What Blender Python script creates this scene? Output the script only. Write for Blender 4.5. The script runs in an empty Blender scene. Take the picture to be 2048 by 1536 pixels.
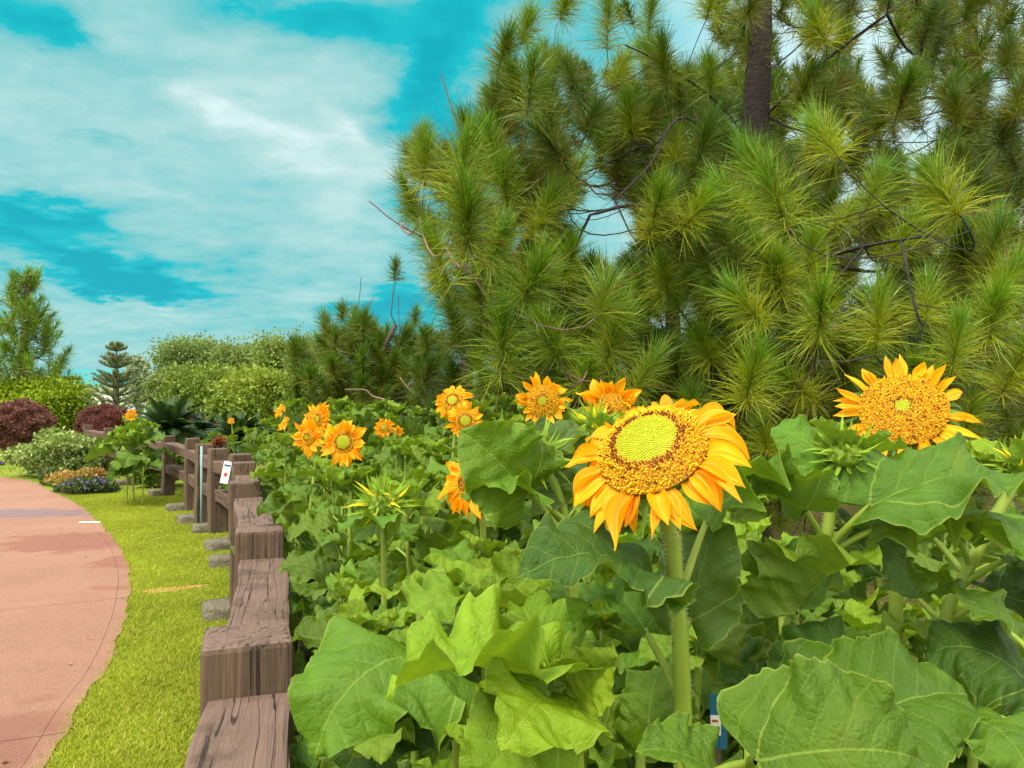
import bpy, math, random
import numpy as np
from mathutils import Vector, Matrix
R = math.radians
rng = np.random.default_rng(7)
random.seed(7)
S = bpy.context.scene
C = S.collection

# ---------------------------------------------------------------- camera
F = 1480.0                      # focal length in pixels of the 2048 wide photograph
PITCH = math.atan(32 / F)
cam_d = bpy.data.cameras.new('camera'); cam = bpy.data.objects.new('camera', cam_d); C.objects.link(cam)
cam_d.sensor_width = 36; cam_d.lens = 36 * F / 2048
cam_d.clip_start = 0.05; cam_d.clip_end = 2000
cam.location = (0, 0, 1.5); cam.rotation_euler = (R(90) + PITCH, 0, 0)
S.camera = cam
cp, sp = math.cos(PITCH), math.sin(PITCH)
def P(px, py, d):
    "world point at distance d in front of the camera, for planning where a thing stands"
    x = (px - 1024) / F * d; v = (768 - py) / F * d
    return np.array([x, d * cp - v * sp, 1.5 + d * sp + v * cp])
def proj(p):
    x, y, z = p[..., 0], p[..., 1], p[..., 2] - 1.5
    d = y * cp + z * sp; v = -y * sp + z * cp
    return 1024 + F * x / d, 768 - F * v / d, d

# ---------------------------------------------------------------- light
S.view_settings.view_transform = 'Standard'; S.view_settings.look = 'None'
S.view_settings.exposure = 1.25; S.view_settings.gamma = 1
SUN_EL, SUN_AZ = 56, 215        # azimuth clockwise from +Y
sd = bpy.data.lights.new('sun', 'SUN'); so = bpy.data.objects.new('sun', sd); C.objects.link(so)
sd.energy = 2.0; sd.angle = R(18); sd.color = (1, .93, .8)
dirv = Vector((math.sin(R(SUN_AZ)) * math.cos(R(SUN_EL)), math.cos(R(SUN_AZ)) * math.cos(R(SUN_EL)), math.sin(R(SUN_EL))))
so.rotation_euler = (-dirv).to_track_quat('-Z', 'Y').to_euler(); so.location = (0, 0, 30)

class N:
    "small node-building helper"
    def __init__(s, tree): s.t = tree; s.n = tree.nodes; s.l = tree.links
    def new(s, t, **k):
        o = s.n.new(t)
        for a, b in k.items(): setattr(o, a, b)
        return o
    def put(s, sock, v):
        if isinstance(v, bpy.types.NodeSocket): s.l.new(v, sock)
        elif v is not None:
            if isinstance(v, (tuple, list)) and len(v) == 3 and sock.type == 'RGBA': v = (*v, 1)
            sock.default_value = v
    def m(s, op, a, b=None, c=None, clamp=False):
        o = s.new('ShaderNodeMath', operation=op, use_clamp=clamp)
        s.put(o.inputs[0], a)
        if b is not None: s.put(o.inputs[1], b)
        if c is not None: s.put(o.inputs[2], c)
        return o.outputs[0]
    def vm(s, op, a, b=None):
        o = s.new('ShaderNodeVectorMath', operation=op); s.put(o.inputs[0], a)
        if b is not None: s.put(o.inputs[1], b)
        return o.outputs[0]
    def mix(s, f, a, b, mode='MIX'):
        o = s.new('ShaderNodeMix', data_type='RGBA', blend_type=mode)
        s.put(o.inputs[0], f); s.put(o.inputs[6], a); s.put(o.inputs[7], b); return o.outputs[2]
    def noise(s, vec, scale, detail=4, rough=.55, dist=0):
        o = s.new('ShaderNodeTexNoise'); s.put(o.inputs['Vector'], vec)
        o.inputs['Scale'].default_value = scale; o.inputs['Detail'].default_value = detail
        o.inputs['Roughness'].default_value = rough; o.inputs['Distortion'].default_value = dist
        return o.outputs['Fac']
    def mr(s, v, a, b, c=0., d=1., smooth=False):
        o = s.new('ShaderNodeMapRange'); s.put(o.inputs[0], v)
        if smooth: o.interpolation_type = 'SMOOTHSTEP'
        for i, x in enumerate((a, b, c, d)): s.put(o.inputs[i + 1], x)
        return o.outputs[0]
    def map(s, vec, scale=(1, 1, 1), rot=(0, 0, 0), loc=(0, 0, 0)):
        o = s.new('ShaderNodeMapping'); s.put(o.inputs[0], vec)
        o.inputs['Scale'].default_value = scale; o.inputs['Rotation'].default_value = rot; o.inputs['Location'].default_value = loc
        return o.outputs[0]
    def sep(s, v):
        o = s.new('ShaderNodeSeparateXYZ'); s.put(o.inputs[0], v); return o.outputs
    def comb(s, x, y, z):
        o = s.new('ShaderNodeCombineXYZ'); s.put(o.inputs[0], x); s.put(o.inputs[1], y); s.put(o.inputs[2], z); return o.outputs[0]
    def bump(s, h, strength=.5, dist=.01):
        o = s.new('ShaderNodeBump'); s.put(o.inputs['Height'], h)
        o.inputs['Strength'].default_value = strength; o.inputs['Distance'].default_value = dist
        return o.outputs[0]

w = bpy.data.worlds.new('World'); S.world = w; w.use_nodes = True
k = N(w.node_tree); w.node_tree.nodes.clear()
tc = k.new('ShaderNodeTexCoord').outputs['Generated']
sky = k.new('ShaderNodeTexSky', sky_type='NISHITA'); sky.sun_disc = False
sky.sun_elevation = R(SUN_EL); sky.sun_rotation = R(SUN_AZ); sky.ozone_density = 3
x, y, z = k.sep(tc)[0:3]
az = k.m('MULTIPLY', k.m('ARCTAN2', x, y), 57.2958)           # degrees, 0 ahead, + right
el = k.m('MULTIPLY', k.m('ARCSINE', z), 57.2958)
zz = k.m('ADD', k.m('MAXIMUM', z, 0), .16)
flat = k.comb(k.m('DIVIDE', x, zz), k.m('DIVIDE', y, zz), 0)
n1 = k.noise(k.map(flat, (1.0, 1.5, 1), (0, 0, R(20))), 1.5, 7, .6, .5)
n2 = k.noise(k.map(flat, (1, 1.2, 1), loc=(3, 7, 0)), 6.0, 8, .66, .2)
wa = k.m('MULTIPLY', k.m('SUBTRACT', k.noise(flat, 2.2, 6, .6), .5), 18)
wb = k.m('MULTIPLY', k.m('SUBTRACT', k.noise(k.map(flat, loc=(9, 2, 1)), 2.6, 6, .6), .5), 6)
azw, elw = k.m('ADD', az, wa), k.m('ADD', el, wb)
def blob(px, py, sx, sy, rot, amp):
    "soft patch of sky: centre and size as degrees of azimuth and elevation"
    a0 = math.degrees(math.atan((px - 1024) / F)); e0 = math.degrees(math.atan((800 - py) / F) * math.cos(R(a0)))
    rx, ry = sx / F * 57.3, sy / F * 57.3
    dx, dy = k.m('SUBTRACT', azw, a0), k.m('SUBTRACT', elw, e0)
    c, s_ = math.cos(R(rot)), math.sin(R(rot))
    u = k.m('DIVIDE', k.m('ADD', k.m('MULTIPLY', dx, c), k.m('MULTIPLY', dy, s_)), rx)
    v = k.m('DIVIDE', k.m('SUBTRACT', k.m('MULTIPLY', dy, c), k.m('MULTIPLY', dx, s_)), ry)
    r2 = k.m('ADD', k.m('MULTIPLY', u, u), k.m('MULTIPLY', v, v))
    return k.m('MULTIPLY', k.m('EXPONENT', k.m('MULTIPLY', r2, -1)), amp)
dens = k.m('MULTIPLY', k.m('ADD', n1, k.m('MULTIPLY', n2, .95)), .50)
for b in [(560, 250, 210, 100, -25, .19), (330, 90, 160, 50, -20, .15), (150, 290, 220, 100, 0, .14), (700, 420, 110, 130, 0, .16),
          (330, 610, 120, 16, -4, .30), (620, 600, 60, 25, 10, .15), (450, 690, 300, 70, 0, .06), (90, 130, 130, 60, 0, .08),
          (60, 405, 130, 30, -8, -.42), (200, 540, 240, 36, -14, -.46), (880, 190, 90, 260, -8, -.36), (640, 20, 170, 40, 0, -.30), (480, 205, 60, 26, -15, .10), (545, 265, 70, 34, -30, .10), (250, 60, 60, 25, -20, .12), (380, 130, 90, 25, 10, -.14), (690, 250, 60, 30, -50, .14),
          (220, 285, 70, 14, 0, -.16), (760, 620, 110, 60, 0, -.38), (110, 20, 170, 40, -6, -.36), (1300, 60, 260, 140, 0, -.2)]:
    dens = k.m('ADD', dens, blob(*b))
cr = k.new('ShaderNodeValToRGB'); k.put(cr.inputs[0], dens)
els = cr.color_ramp.elements
els[0].position = .14; els[0].color = (.0, .20, .245, 1)
els[1].position = .92; els[1].color = (.37, .455, .45, 1)
for p_, c_ in ((.30, (.004, .255, .285)), (.42, (.095, .285, .29)), (.58, (.17, .325, .32)), (.74, (.25, .37, .36))):
    e = els.new(p_); e.color = (*c_, 1)
# Nishita daylight elsewhere; unseen bright overcast added behind and above to offset teal light
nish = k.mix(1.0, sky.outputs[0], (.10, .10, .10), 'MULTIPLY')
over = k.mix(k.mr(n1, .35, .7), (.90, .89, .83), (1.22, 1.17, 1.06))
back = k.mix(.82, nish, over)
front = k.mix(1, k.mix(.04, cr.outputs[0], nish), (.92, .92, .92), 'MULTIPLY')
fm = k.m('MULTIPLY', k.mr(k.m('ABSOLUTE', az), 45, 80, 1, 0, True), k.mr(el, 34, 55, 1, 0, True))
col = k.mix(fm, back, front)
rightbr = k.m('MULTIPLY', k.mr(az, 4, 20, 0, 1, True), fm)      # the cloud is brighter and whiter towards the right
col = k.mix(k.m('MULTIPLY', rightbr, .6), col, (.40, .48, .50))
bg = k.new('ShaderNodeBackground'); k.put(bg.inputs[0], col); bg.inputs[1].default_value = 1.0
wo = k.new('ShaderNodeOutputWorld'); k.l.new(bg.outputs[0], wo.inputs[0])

# ---------------------------------------------------------------- mesh helpers
def mesh(name, v, quads=None, tris=None, col=None, uv=None, mat=None, smooth=True):
    v = np.asarray(v, np.float32).reshape(-1, 3)
    quads = np.zeros((0, 4), np.int32) if quads is None else np.asarray(quads, np.int32).reshape(-1, 4)
    tris = np.zeros((0, 3), np.int32) if tris is None else np.asarray(tris, np.int32).reshape(-1, 3)
    me = bpy.data.meshes.new(name)
    me.vertices.add(len(v)); me.vertices.foreach_set('co', v.ravel())
    li = np.concatenate([quads.ravel(), tris.ravel()]).astype(np.int32)
    me.loops.add(len(li)); me.loops.foreach_set('vertex_index', li)
    n = len(quads) + len(tris); me.polygons.add(n)
    st = np.concatenate([np.arange(len(quads)) * 4, len(quads) * 4 + np.arange(len(tris)) * 3]).astype(np.int32)
    me.polygons.foreach_set('loop_start', st)
    me.polygons.foreach_set('use_smooth', np.full(n, smooth, bool))
    if uv is not None:
        l = me.uv_layers.new(name='UVMap'); l.data.foreach_set('uv', np.asarray(uv, np.float32)[li].ravel())
    if col is not None:
        a = me.color_attributes.new('Col', 'FLOAT_COLOR', 'POINT')
        c4 = np.ones((len(v), 4), np.float32); c4[:, :3] = col; a.data.foreach_set('color', c4.ravel())
    me.update(calc_edges=True); me.validate()
    if mat: me.materials.append(mat)
    return me
def obj(name, me, parent=None, loc=None, rot=None, scale=None, color=None):
    o = bpy.data.objects.new(name, me); C.objects.link(o)
    if parent: o.parent = parent
    if loc is not None: o.location = loc
    if rot is not None: o.rotation_euler = rot
    if scale is not None: o.scale = (scale,) * 3 if np.isscalar(scale) else scale
    if color is not None: o.color = (*color, 1)
    return o
def tag(o, label=None, cat=None, group=None, kind=None):
    if label: o['label'] = label
    if cat: o['category'] = cat
    if group: o['group'] = group
    if kind: o['kind'] = kind
    return o
def empty(name, loc, rz=0):
    o = bpy.data.objects.new(name, None); C.objects.link(o); o.location = loc; o.rotation_euler = (0, 0, rz); o.empty_display_size = .1; return o
class MB:
    "collects geometry for one mesh"
    def __init__(s): s.v = []; s.q = []; s.t = []; s.c = []; s.u = []; s.n = 0
    def add(s, v, q=None, t=None, col=(1, 1, 1), uv=None):
        v = np.asarray(v, float).reshape(-1, 3)
        s.v.append(v)
        if q is not None and len(q): s.q.append(np.asarray(q).reshape(-1, 4) + s.n)
        if t is not None and len(t): s.t.append(np.asarray(t).reshape(-1, 3) + s.n)
        col = np.asarray(col, float); s.c.append(np.broadcast_to(col, (len(v), 3)))
        s.u.append(np.zeros((len(v), 2)) if uv is None else uv)
        s.n += len(v); return s
    def tube(s, pts, rad, seg=8, col=(1, 1, 1), cap=True):
        pts = np.asarray(pts, float); n = len(pts); rad = np.broadcast_to(np.asarray(rad, float), (n,))
        tan = np.gradient(pts, axis=0); tan /= np.linalg.norm(tan, axis=1)[:, None] + 1e-9
        ref = np.array([1., 0, 0]) if abs(tan[0][0]) < .8 else np.array([0, 1., 0])
        us = []
        for i in range(n):
            u = ref - tan[i] * ref.dot(tan[i]); u /= np.linalg.norm(u) + 1e-9; us.append(u); ref = u
        us = np.array(us); ws = np.cross(tan, us)
        a = np.linspace(0, 2 * np.pi, seg, endpoint=False)
        v = pts[:, None] + rad[:, None, None] * (us[:, None] * np.cos(a)[None, :, None] + ws[:, None] * np.sin(a)[None, :, None])
        i, j = np.meshgrid(np.arange(n - 1), np.arange(seg), indexing='ij'); j2 = (j + 1) % seg
        q = np.stack([i * seg + j, i * seg + j2, (i + 1) * seg + j2, (i + 1) * seg + j], -1).reshape(-1, 4)
        v = v.reshape(-1, 3); t = None
        cc = np.asarray(col, float)
        if cc.ndim == 2: cc = np.repeat(cc, seg, axis=0)
        if cap:
            v = np.vstack([v, pts[0], pts[-1]]); e = (n - 1) * seg
            t = [(n * seg, (jj + 1) % seg, jj) for jj in range(seg)] + [(n * seg + 1, e + jj, e + (jj + 1) % seg) for jj in range(seg)]
            if cc.ndim == 2: cc = np.vstack([cc, cc[0], cc[-1]])
        return s.add(v, q, t, cc)
    def mesh(s, name, mat, smooth=True, uv=False):
        return mesh(name, np.vstack(s.v), np.vstack(s.q) if s.q else None, np.vstack(s.t) if s.t else None, np.vstack(s.c),
                    np.vstack(s.u) if uv else None, mat, smooth)
    def build(s, name, mat, parent=None, smooth=True, **k_): return obj(name, s.mesh(name, mat, smooth), parent, **k_)
def unit(a): a = np.asarray(a, float); return a / (np.linalg.norm(a, axis=-1, keepdims=True) + 1e-9)
def rand_dirs(n, r=rng): return unit(r.normal(size=(n, 3)))
def bez(a, b, c, n=8):
    t = np.linspace(0, 1, n)[:, None]; return (1 - t) ** 2 * a + 2 * t * (1 - t) * b + t * t * c
def catmull(pts, n=8):
    pts = np.asarray(pts, float); p = np.vstack([2 * pts[0] - pts[1], pts, 2 * pts[-1] - pts[-2]]); out = []
    for i in range(1, len(p) - 2):
        for t in np.linspace(0, 1, n, endpoint=False):
            out.append(.5 * ((2 * p[i]) + (-p[i - 1] + p[i + 1]) * t + (2 * p[i - 1] - 5 * p[i] + 4 * p[i + 1] - p[i + 2]) * t * t + (-p[i - 1] + 3 * p[i] - 3 * p[i + 1] + p[i + 2]) * t ** 3))
    out.append(pts[-1]); return np.array(out)

# ---------------------------------------------------------------- materials
def mat(name):
    m = bpy.data.materials.new(name); m.use_nodes = True; m.node_tree.nodes.clear(); k = N(m.node_tree)
    o = k.new('ShaderNodeOutputMaterial'); b = k.new('ShaderNodeBsdfPrincipled'); k.l.new(b.outputs[0], o.inputs[0])
    return m, k, b, o
def foliage_mat(name, rough=.5, transl=.3, var=.25, spec=.35, nscale=3.0, ttint=(1.25, 1.2, .5)):
    "vertex coloured foliage, a little light passing through"
    m, k, b, o = mat(name)
    c = k.new('ShaderNodeVertexColor', layer_name='Col').outputs[0]
    geo = k.new('ShaderNodeNewGeometry')
    n = k.noise(geo.outputs['Position'], nscale, 3)
    c = k.mix(1, c, k.mix(n, (1 - var,) * 3, (1 + var,) * 3), 'MULTIPLY')
    k.put(b.inputs['Base Color'], c); b.inputs['Roughness'].default_value = rough
    b.inputs['Specular IOR Level'].default_value = spec
    t = k.new('ShaderNodeBsdfTranslucent'); k.put(t.inputs[0], k.mix(1, c, ttint, 'MULTIPLY'))
    mx = k.new('ShaderNodeMixShader'); mx.inputs[0].default_value = transl
    k.l.new(b.outputs[0], mx.inputs[1]); k.l.new(t.outputs[0], mx.inputs[2]); k.l.new(mx.outputs[0], o.inputs[0])
    return m
M = {}
M['needle'] = foliage_mat('pine_needles', .42, .28, .22, .4, 1.5)
M['leafy'] = foliage_mat('tree_foliage', .55, .3, .3, .25, .8)
M['shrub'] = foliage_mat('shrub_foliage', .55, .25, .25, .25, 4)
M['grass'] = foliage_mat('grass_blades', .6, .35, .3, .2, 2.5)
M['petal'] = foliage_mat('petal', .5, .38, .08, .25, 60, (1.1, .95, .5))
M['floret'] = foliage_mat('disc_florets', .6, .1, .15, .2, 200, (1, 1, 1))

def sunflower_leaf_mat():
    m, k, b, o = mat('sunflower_leaf')
    uv = k.sep(k.new('ShaderNodeUVMap').outputs[0]); oi = k.new('ShaderNodeObjectInfo')
    a = k.m('ABSOLUTE', uv[0]); y = uv[1]
    wob = k.m('MULTIPLY', k.m('SUBTRACT', k.noise(k.comb(uv[0], uv[1], oi.outputs['Random']), 9, 2), .5), .035)
    mid = k.mr(a, k.m('MULTIPLY_ADD', y, -.007, .010), k.m('MULTIPLY_ADD', y, -.004, .005), 0, 1)
    c = k.m('ADD', k.m('SUBTRACT', y, k.m('MULTIPLY', k.m('POWER', a, 1.15), .95)), wob)
    fr = k.m('ABSOLUTE', k.m('SUBTRACT', k.m('FRACT', k.m('MULTIPLY_ADD', c, 6.5, 10.5)), .5))
    sv = k.mr(fr, .05, .015, 0, 1)
    prim = k.mr(k.m('ABSOLUTE', k.m('SUBTRACT', c, .0)), .011, .004, 0, 1)
    fine = k.new('ShaderNodeTexVoronoi', feature='DISTANCE_TO_EDGE'); fine.inputs['Scale'].default_value = 26
    k.put(fine.inputs['Vector'], k.comb(uv[0], uv[1], 0))
    fv = k.mr(fine.outputs['Distance'], .0, .07, 1, 0)
    vein = k.m('MAXIMUM', k.m('MAXIMUM', k.m('MULTIPLY', mid, .9), prim), k.m('MULTIPLY', sv, .33))
    vein2 = k.m('MAXIMUM', vein, k.m('MULTIPLY', fv, .05), clamp=True)
    base = oi.outputs['Color']
    n = k.noise(k.comb(uv[0], uv[1], oi.outputs['Random']), 5, 4)
    base = k.mix(1, base, k.mix(n, (.6, .66, .6), (1.4, 1.28, 1.35)), 'MULTIPLY')
    base = k.mix(k.mr(k.noise(k.comb(uv[0], uv[1], oi.outputs['Random']), 3, 2), .62, .8, 0, .35), base, (.17, .2, .02))
    colr = k.mix(k.m('MULTIPLY', vein2, .58), base, k.mix(.5, base, (.42, .52, .10)))
    mg = k.sep(k.new('ShaderNodeVertexColor', layer_name='Col').outputs[0])[0]
    sp_ = k.noise(k.comb(uv[0], uv[1], oi.outputs['Random']), 22, 3, .6)
    colr = k.mix(k.mr(sp_, .70, .74, 0, .6), colr, (.20, .13, .03))
    colr = k.mix(k.mr(mg, .965, .99, 0, .38), colr, (.34, .42, .06))
    gn = k.new('ShaderNodeNewGeometry')
    under = k.mix(.35, colr, (.14, .23, .05))                       # the underside is paler and more matt
    colr = k.mix(gn.outputs['Backfacing'], colr, under)
    k.put(b.inputs['Base Color'], colr)
    k.put(b.inputs['Roughness'], k.mr(sp_, .35, .65, .38, .6)); b.inputs['Specular IOR Level'].default_value = .3
    pillow = k.mr(fr, 0, .5, 0, 1)
    h = k.m('ADD', k.m('ADD', k.m('MULTIPLY', pillow, .6), k.m('MULTIPLY', k.mr(fine.outputs['Distance'], 0, .3), .28)), k.m('MULTIPLY', k.noise(k.comb(uv[0], uv[1], 0), 75, 5, .7), .55))
    k.put(b.inputs['Normal'], k.bump(h, .45, .010))
    t = k.new('ShaderNodeBsdfTranslucent'); k.put(t.inputs[0], k.mix(1, colr, (1.7, 1.5, .35), 'MULTIPLY'))
    mx = k.new('ShaderNodeMixShader'); mx.inputs[0].default_value = .27
    k.l.new(b.outputs[0], mx.inputs[1]); k.l.new(t.outputs[0], mx.inputs[2]); k.l.new(mx.outputs[0], o.inputs[0])
    return m
M['leaf'] = sunflower_leaf_mat()
def stem_mat():
    m, k, b, o = mat('sunflower_stem'); tcn = k.new('ShaderNodeTexCoord').outputs['Object']
    c = k.new('ShaderNodeVertexColor', layer_name='Col').outputs[0]
    n = k.noise(k.map(tcn, (90, 90, 5)), 1, 3)
    k.put(b.inputs['Base Color'], k.mix(1, c, k.mix(n, (.75, .8, .7), (1.25, 1.2, 1.2)), 'MULTIPLY'))
    b.inputs['Roughness'].default_value = .5; b.inputs['Specular IOR Level'].default_value = .3
    b.inputs['Subsurface Weight'].default_value = .0
    k.put(b.inputs['Normal'], k.bump(n, .5, .002)); return m
M['stem'] = stem_mat()
def wood_mat(name, axis, tint):
    m, k, b, o = mat(name); tcn = k.new('ShaderNodeTexCoord').outputs['Object']; rnd = k.new('ShaderNodeObjectInfo').outputs['Random']
    off = k.comb(k.m('MULTIPLY', rnd, 31), k.m('MULTIPLY', rnd, 17), k.m('MULTIPLY', rnd, 23))
    v = k.vm('ADD', tcn, off)
    sc = [70, 70, 70]; sc[axis] = 2.2; sc2 = [24, 24, 24]; sc2[axis] = .7; sc3 = [190, 190, 190]; sc3[axis] = 7
    g = k.noise(k.map(v, sc), 1, 5, .6, .4); vx = k.sep(v); lat_ = k.m('ADD', vx[(axis + 1) % 3], vx[(axis + 2) % 3])
    uu = k.m('MULTIPLY_ADD', lat_, 26, k.m('MULTIPLY', k.noise(k.map(v, sc2), .35, 4, .6), 7)); cr_ = k.m('FRACT', uu); f = k.noise(k.map(v, sc3), 1, 3)
    big = k.noise(v, 3.5, 4)
    crack = k.mr(k.m('ABSOLUTE', k.m('SUBTRACT', cr_, .5)), .015, .055, 1, 0)
    crack = k.m('MULTIPLY', crack, k.mr(k.noise(k.map(v, sc2), .5, 2), .47, .56))
    fcr = k.mr(g, .36, .30, 0, 1)
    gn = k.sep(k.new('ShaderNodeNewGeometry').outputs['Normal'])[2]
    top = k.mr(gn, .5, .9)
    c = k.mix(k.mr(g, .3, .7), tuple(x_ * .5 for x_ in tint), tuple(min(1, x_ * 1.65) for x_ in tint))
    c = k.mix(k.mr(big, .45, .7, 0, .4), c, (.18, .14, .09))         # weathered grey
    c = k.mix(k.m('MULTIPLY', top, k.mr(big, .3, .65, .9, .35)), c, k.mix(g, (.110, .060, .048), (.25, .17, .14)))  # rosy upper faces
    c = k.mix(k.m('MULTIPLY', f, .35), c, (.10, .085, .065))
    c = k.mix(k.m('MAXIMUM', crack, k.m('MULTIPLY', fcr, .6)), c, (.025, .018, .014))
    c = k.mix(k.mr(k.noise(v, 7, 5, .7), .52, .64, 0, .6), c, (.055, .036, .024))
    c = k.mix(k.mr(k.noise(v, 11, 5, .7), .68, .76, 0, .55), c, (.10, .12, .05))   # a little moss
    k.put(b.inputs['Base Color'], c); b.inputs['Roughness'].default_value = .78; b.inputs['Specular IOR Level'].default_value = .25
    h = k.m('SUBTRACT', k.m('ADD', k.m('MULTIPLY', g, .5), k.m('MULTIPLY', f, .2)), k.m('MULTIPLY', k.m('MAXIMUM', crack, fcr), .8))
    k.put(b.inputs['Normal'], k.bump(h, 1, .010)); return m
M['wood_post'] = wood_mat('weathered_post_wood', 2, (.098, .060, .036))
M['wood_rail'] = wood_mat('weathered_rail_wood', 0, (.100, .055, .038))
def simple(name, c, rough=.6, nscale=8, var=.3, bump=.3, metal=0, bd=.01, vc=False):
    m, k, b, o = mat(name); tcn = k.new('ShaderNodeTexCoord').outputs['Object']; n = k.noise(tcn, nscale, 6, .6)
    base = k.new('ShaderNodeVertexColor', layer_name='Col').outputs[0] if vc else (*c, 1)
    k.put(b.inputs['Base Color'], k.mix(1, base, k.mix(n, (1 - var,) * 3, (1 + var,) * 3), 'MULTIPLY'))
    b.inputs['Roughness'].default_value = rough; b.inputs['Metallic'].default_value = metal; b.inputs['Specular IOR Level'].default_value = .3
    if bump: k.put(b.inputs['Normal'], k.bump(n, bump, bd))
    return m
M['stone'] = simple('rough_stone', (.17, .15, .10), .9, 34, .8, 1.0, bd=.03)
M['bark'] = simple('bark', (0, 0, 0), .9, 26, .55, 1.0, bd=.03, vc=True)
M['paint_blue'] = simple('blue_paint', (.012, .12, .24), .35, 20, .1, .05)
M['paint_pale'] = simple('pale_paint', (.22, .36, .38), .4, 30, .15, .05)
M['paper'] = simple('paper_tag', (.78, .78, .76), .55, 30, .06, .05)
M['red'] = simple('red_print', (.45, .06, .03), .55, 30, .1, 0)
M['cord'] = simple('dark_cord', (.03, .06, .055), .6, 30, .2, 0)

# ---------------------------------------------------------------- ground, lawn, path
path_px = [(95, 1536), (160, 1420), (215, 1340), (245, 1270), (262, 1200), (262, 1140), (240, 1090), (200, 1045), (160, 1010), (100, 981), (55, 962)]
edge = [(-1.30, 1.0), (-1.62, 2.0)] + [((px - 1024) / F * 2220 / (py - 800), 2220 / (py - 800)) for px, py in path_px] + [(-11.6, 15.4), (-15, 16.8), (-20, 17.4), (-34, 17.6)]
edge3 = catmull([(a, b, 0) for a, b in edge], 10)[:, :2]
fence_pts = [(-.235, .35), (-.635, 1.79), (-1.11, 3.26), (-1.85, 5.15), (-2.42, 6.7), (-2.75, 7.5), (-3.34, 8.42), (-3.78, 9.1), (-4.36, 10.1), (-5.4, 11.65), (-6.7, 13.1), (-8.1, 14.9), (-9.55, 16.7)]
def fence_x(y):
    return np.interp(y, [b for a, b in fence_pts], [a for a, b in fence_pts])

m, k, b, o = mat('lawn_ground'); pos = k.new('ShaderNodeNewGeometry').outputs['Position']; xs = k.sep(pos)
n1 = k.noise(pos, 1.3, 5); n2 = k.noise(pos, 40, 4, .7); n3 = k.noise(k.map(pos, loc=(5, 3, 0)), .5, 3)
left = k.mix(n2, (.11, .16, .014), (.25, .31, .035)); left = k.mix(k.mr(n1, .5, .72, 0, .5), left, (.26, .27, .05))
right = k.mix(n2, (.08, .085, .022), (.20, .20, .06)); right = k.mix(k.mr(n1, .5, .66, 0, .75), right, (.26, .17, .085))
side = k.mr(k.m('ADD', xs[0], k.m('MULTIPLY', xs[1], .35)), .0, .5)
k.put(b.inputs['Base Color'], k.mix(side, left, right)); b.inputs['Roughness'].default_value = .9; b.inputs['Specular IOR Level'].default_value = .1
k.put(b.inputs['Normal'], k.bump(n2, .8, .02)); M['lawn'] = m
gv = []; gx = np.array([-600, -200, -60, -30, -15, 0, 15, 30, 60, 200, 600.]); gy = np.array([-60, -20, 0, 10, 20, 30, 60, 120, 300, 900.])
X, Y = np.meshgrid(gx, gy, indexing='ij'); gv = np.stack([X, Y, X * 0], -1).reshape(-1, 3); ny = len(gy)
q = [(i * ny + j, (i + 1) * ny + j, (i + 1) * ny + j + 1, i * ny + j + 1) for i in range(len(gx) - 1) for j in range(ny - 1)]
tag(obj('ground', mesh('ground', gv, q, mat=M['lawn'])), kind='structure')

m, k, b, o = mat('soil'); pos = k.new('ShaderNodeNewGeometry').outputs['Position']
n1 = k.noise(pos, 9, 6, .7); n2 = k.noise(pos, 60, 4)
k.put(b.inputs['Base Color'], k.mix(k.mr(n1, .3, .7), (.05, .032, .018), (.17, .12, .07))); b.inputs['Roughness'].default_value = .95
k.put(b.inputs['Normal'], k.bump(k.m('ADD', n1, n2), 1, .04)); M['soil'] = m
def right_x(y): return np.minimum(.24 * y + .05, fence_x(y) + 2.8)
ys = np.linspace(.2, 8.6, 60); Lx = fence_x(ys) + .12; Rx = right_x(ys) + .25
jx = rng.normal(0, .05, 60)
v = []; q = []
for i in range(60): v += [(Lx[i], ys[i], .004), (Rx[i] + jx[i], ys[i], .004)]
q = [(2 * i, 2 * i + 1, 2 * i + 3, 2 * i + 2) for i in range(59)]
tag(obj('flower_bed_soil', mesh('flower_bed_soil', v, q, mat=M['soil'])), kind='structure')

m, k, b, o = mat('path_concrete'); pos = k.new('ShaderNodeNewGeometry').outputs['Position']
n1 = k.noise(pos, .9, 5, .6); n2 = k.noise(pos, 130, 4, .75); n3 = k.noise(k.map(pos, (6, 30, 1)), 1.2, 5, .7, .5); n4 = k.noise(pos, 16, 4, .7)
c = k.mix(k.mr(n1, .3, .7), (.225, .092, .052), (.31, .145, .088)); c = k.mix(k.mr(n2, .35, .75, 0, .75), c, (.44, .27, .18))
c = k.mix(k.mr(n3, .55, .72, 0, .4), c, (.25, .09, .055)); c = k.mix(k.mr(n4, .55, .75, 0, .5), c, (.17, .065, .04))
def patch(c, cx, cy, rx, ry, colr, amt):      # a damp stain with its own ragged outline
    d = k.vm('MULTIPLY', k.vm('SUBTRACT', pos, (cx, cy, 0)), (1 / rx, 1 / ry, 0))
    ln = k.new('ShaderNodeVectorMath', operation='LENGTH'); k.put(ln.inputs[0], d)
    r_ = k.m('ADD', ln.outputs['Value'], k.m('MULTIPLY', k.m('SUBTRACT', k.noise(pos, 4, 4), .5), 1.4))
    return k.mix(k.mr(r_, 1.05, .75, 0, amt), c, colr)
c = patch(c, -6.8, 9.75, 1.7, .42, (.19, .125, .14), .85); c = patch(c, -4.6, 7.8, .8, .6, (.23, .075, .05), .7)
c = patch(c, -3.6, 6.9, .3, .35, (.23, .07, .05), .6); c = patch(c, -2.9, 5.9, .5, .12, (.25, .07, .04), .5); c = patch(c, -2.3, 3.0, .3, .7, (.2, .06, .04), .5)
k.put(b.inputs['Base Color'], c); b.inputs['Roughness'].default_value = .75
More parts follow.
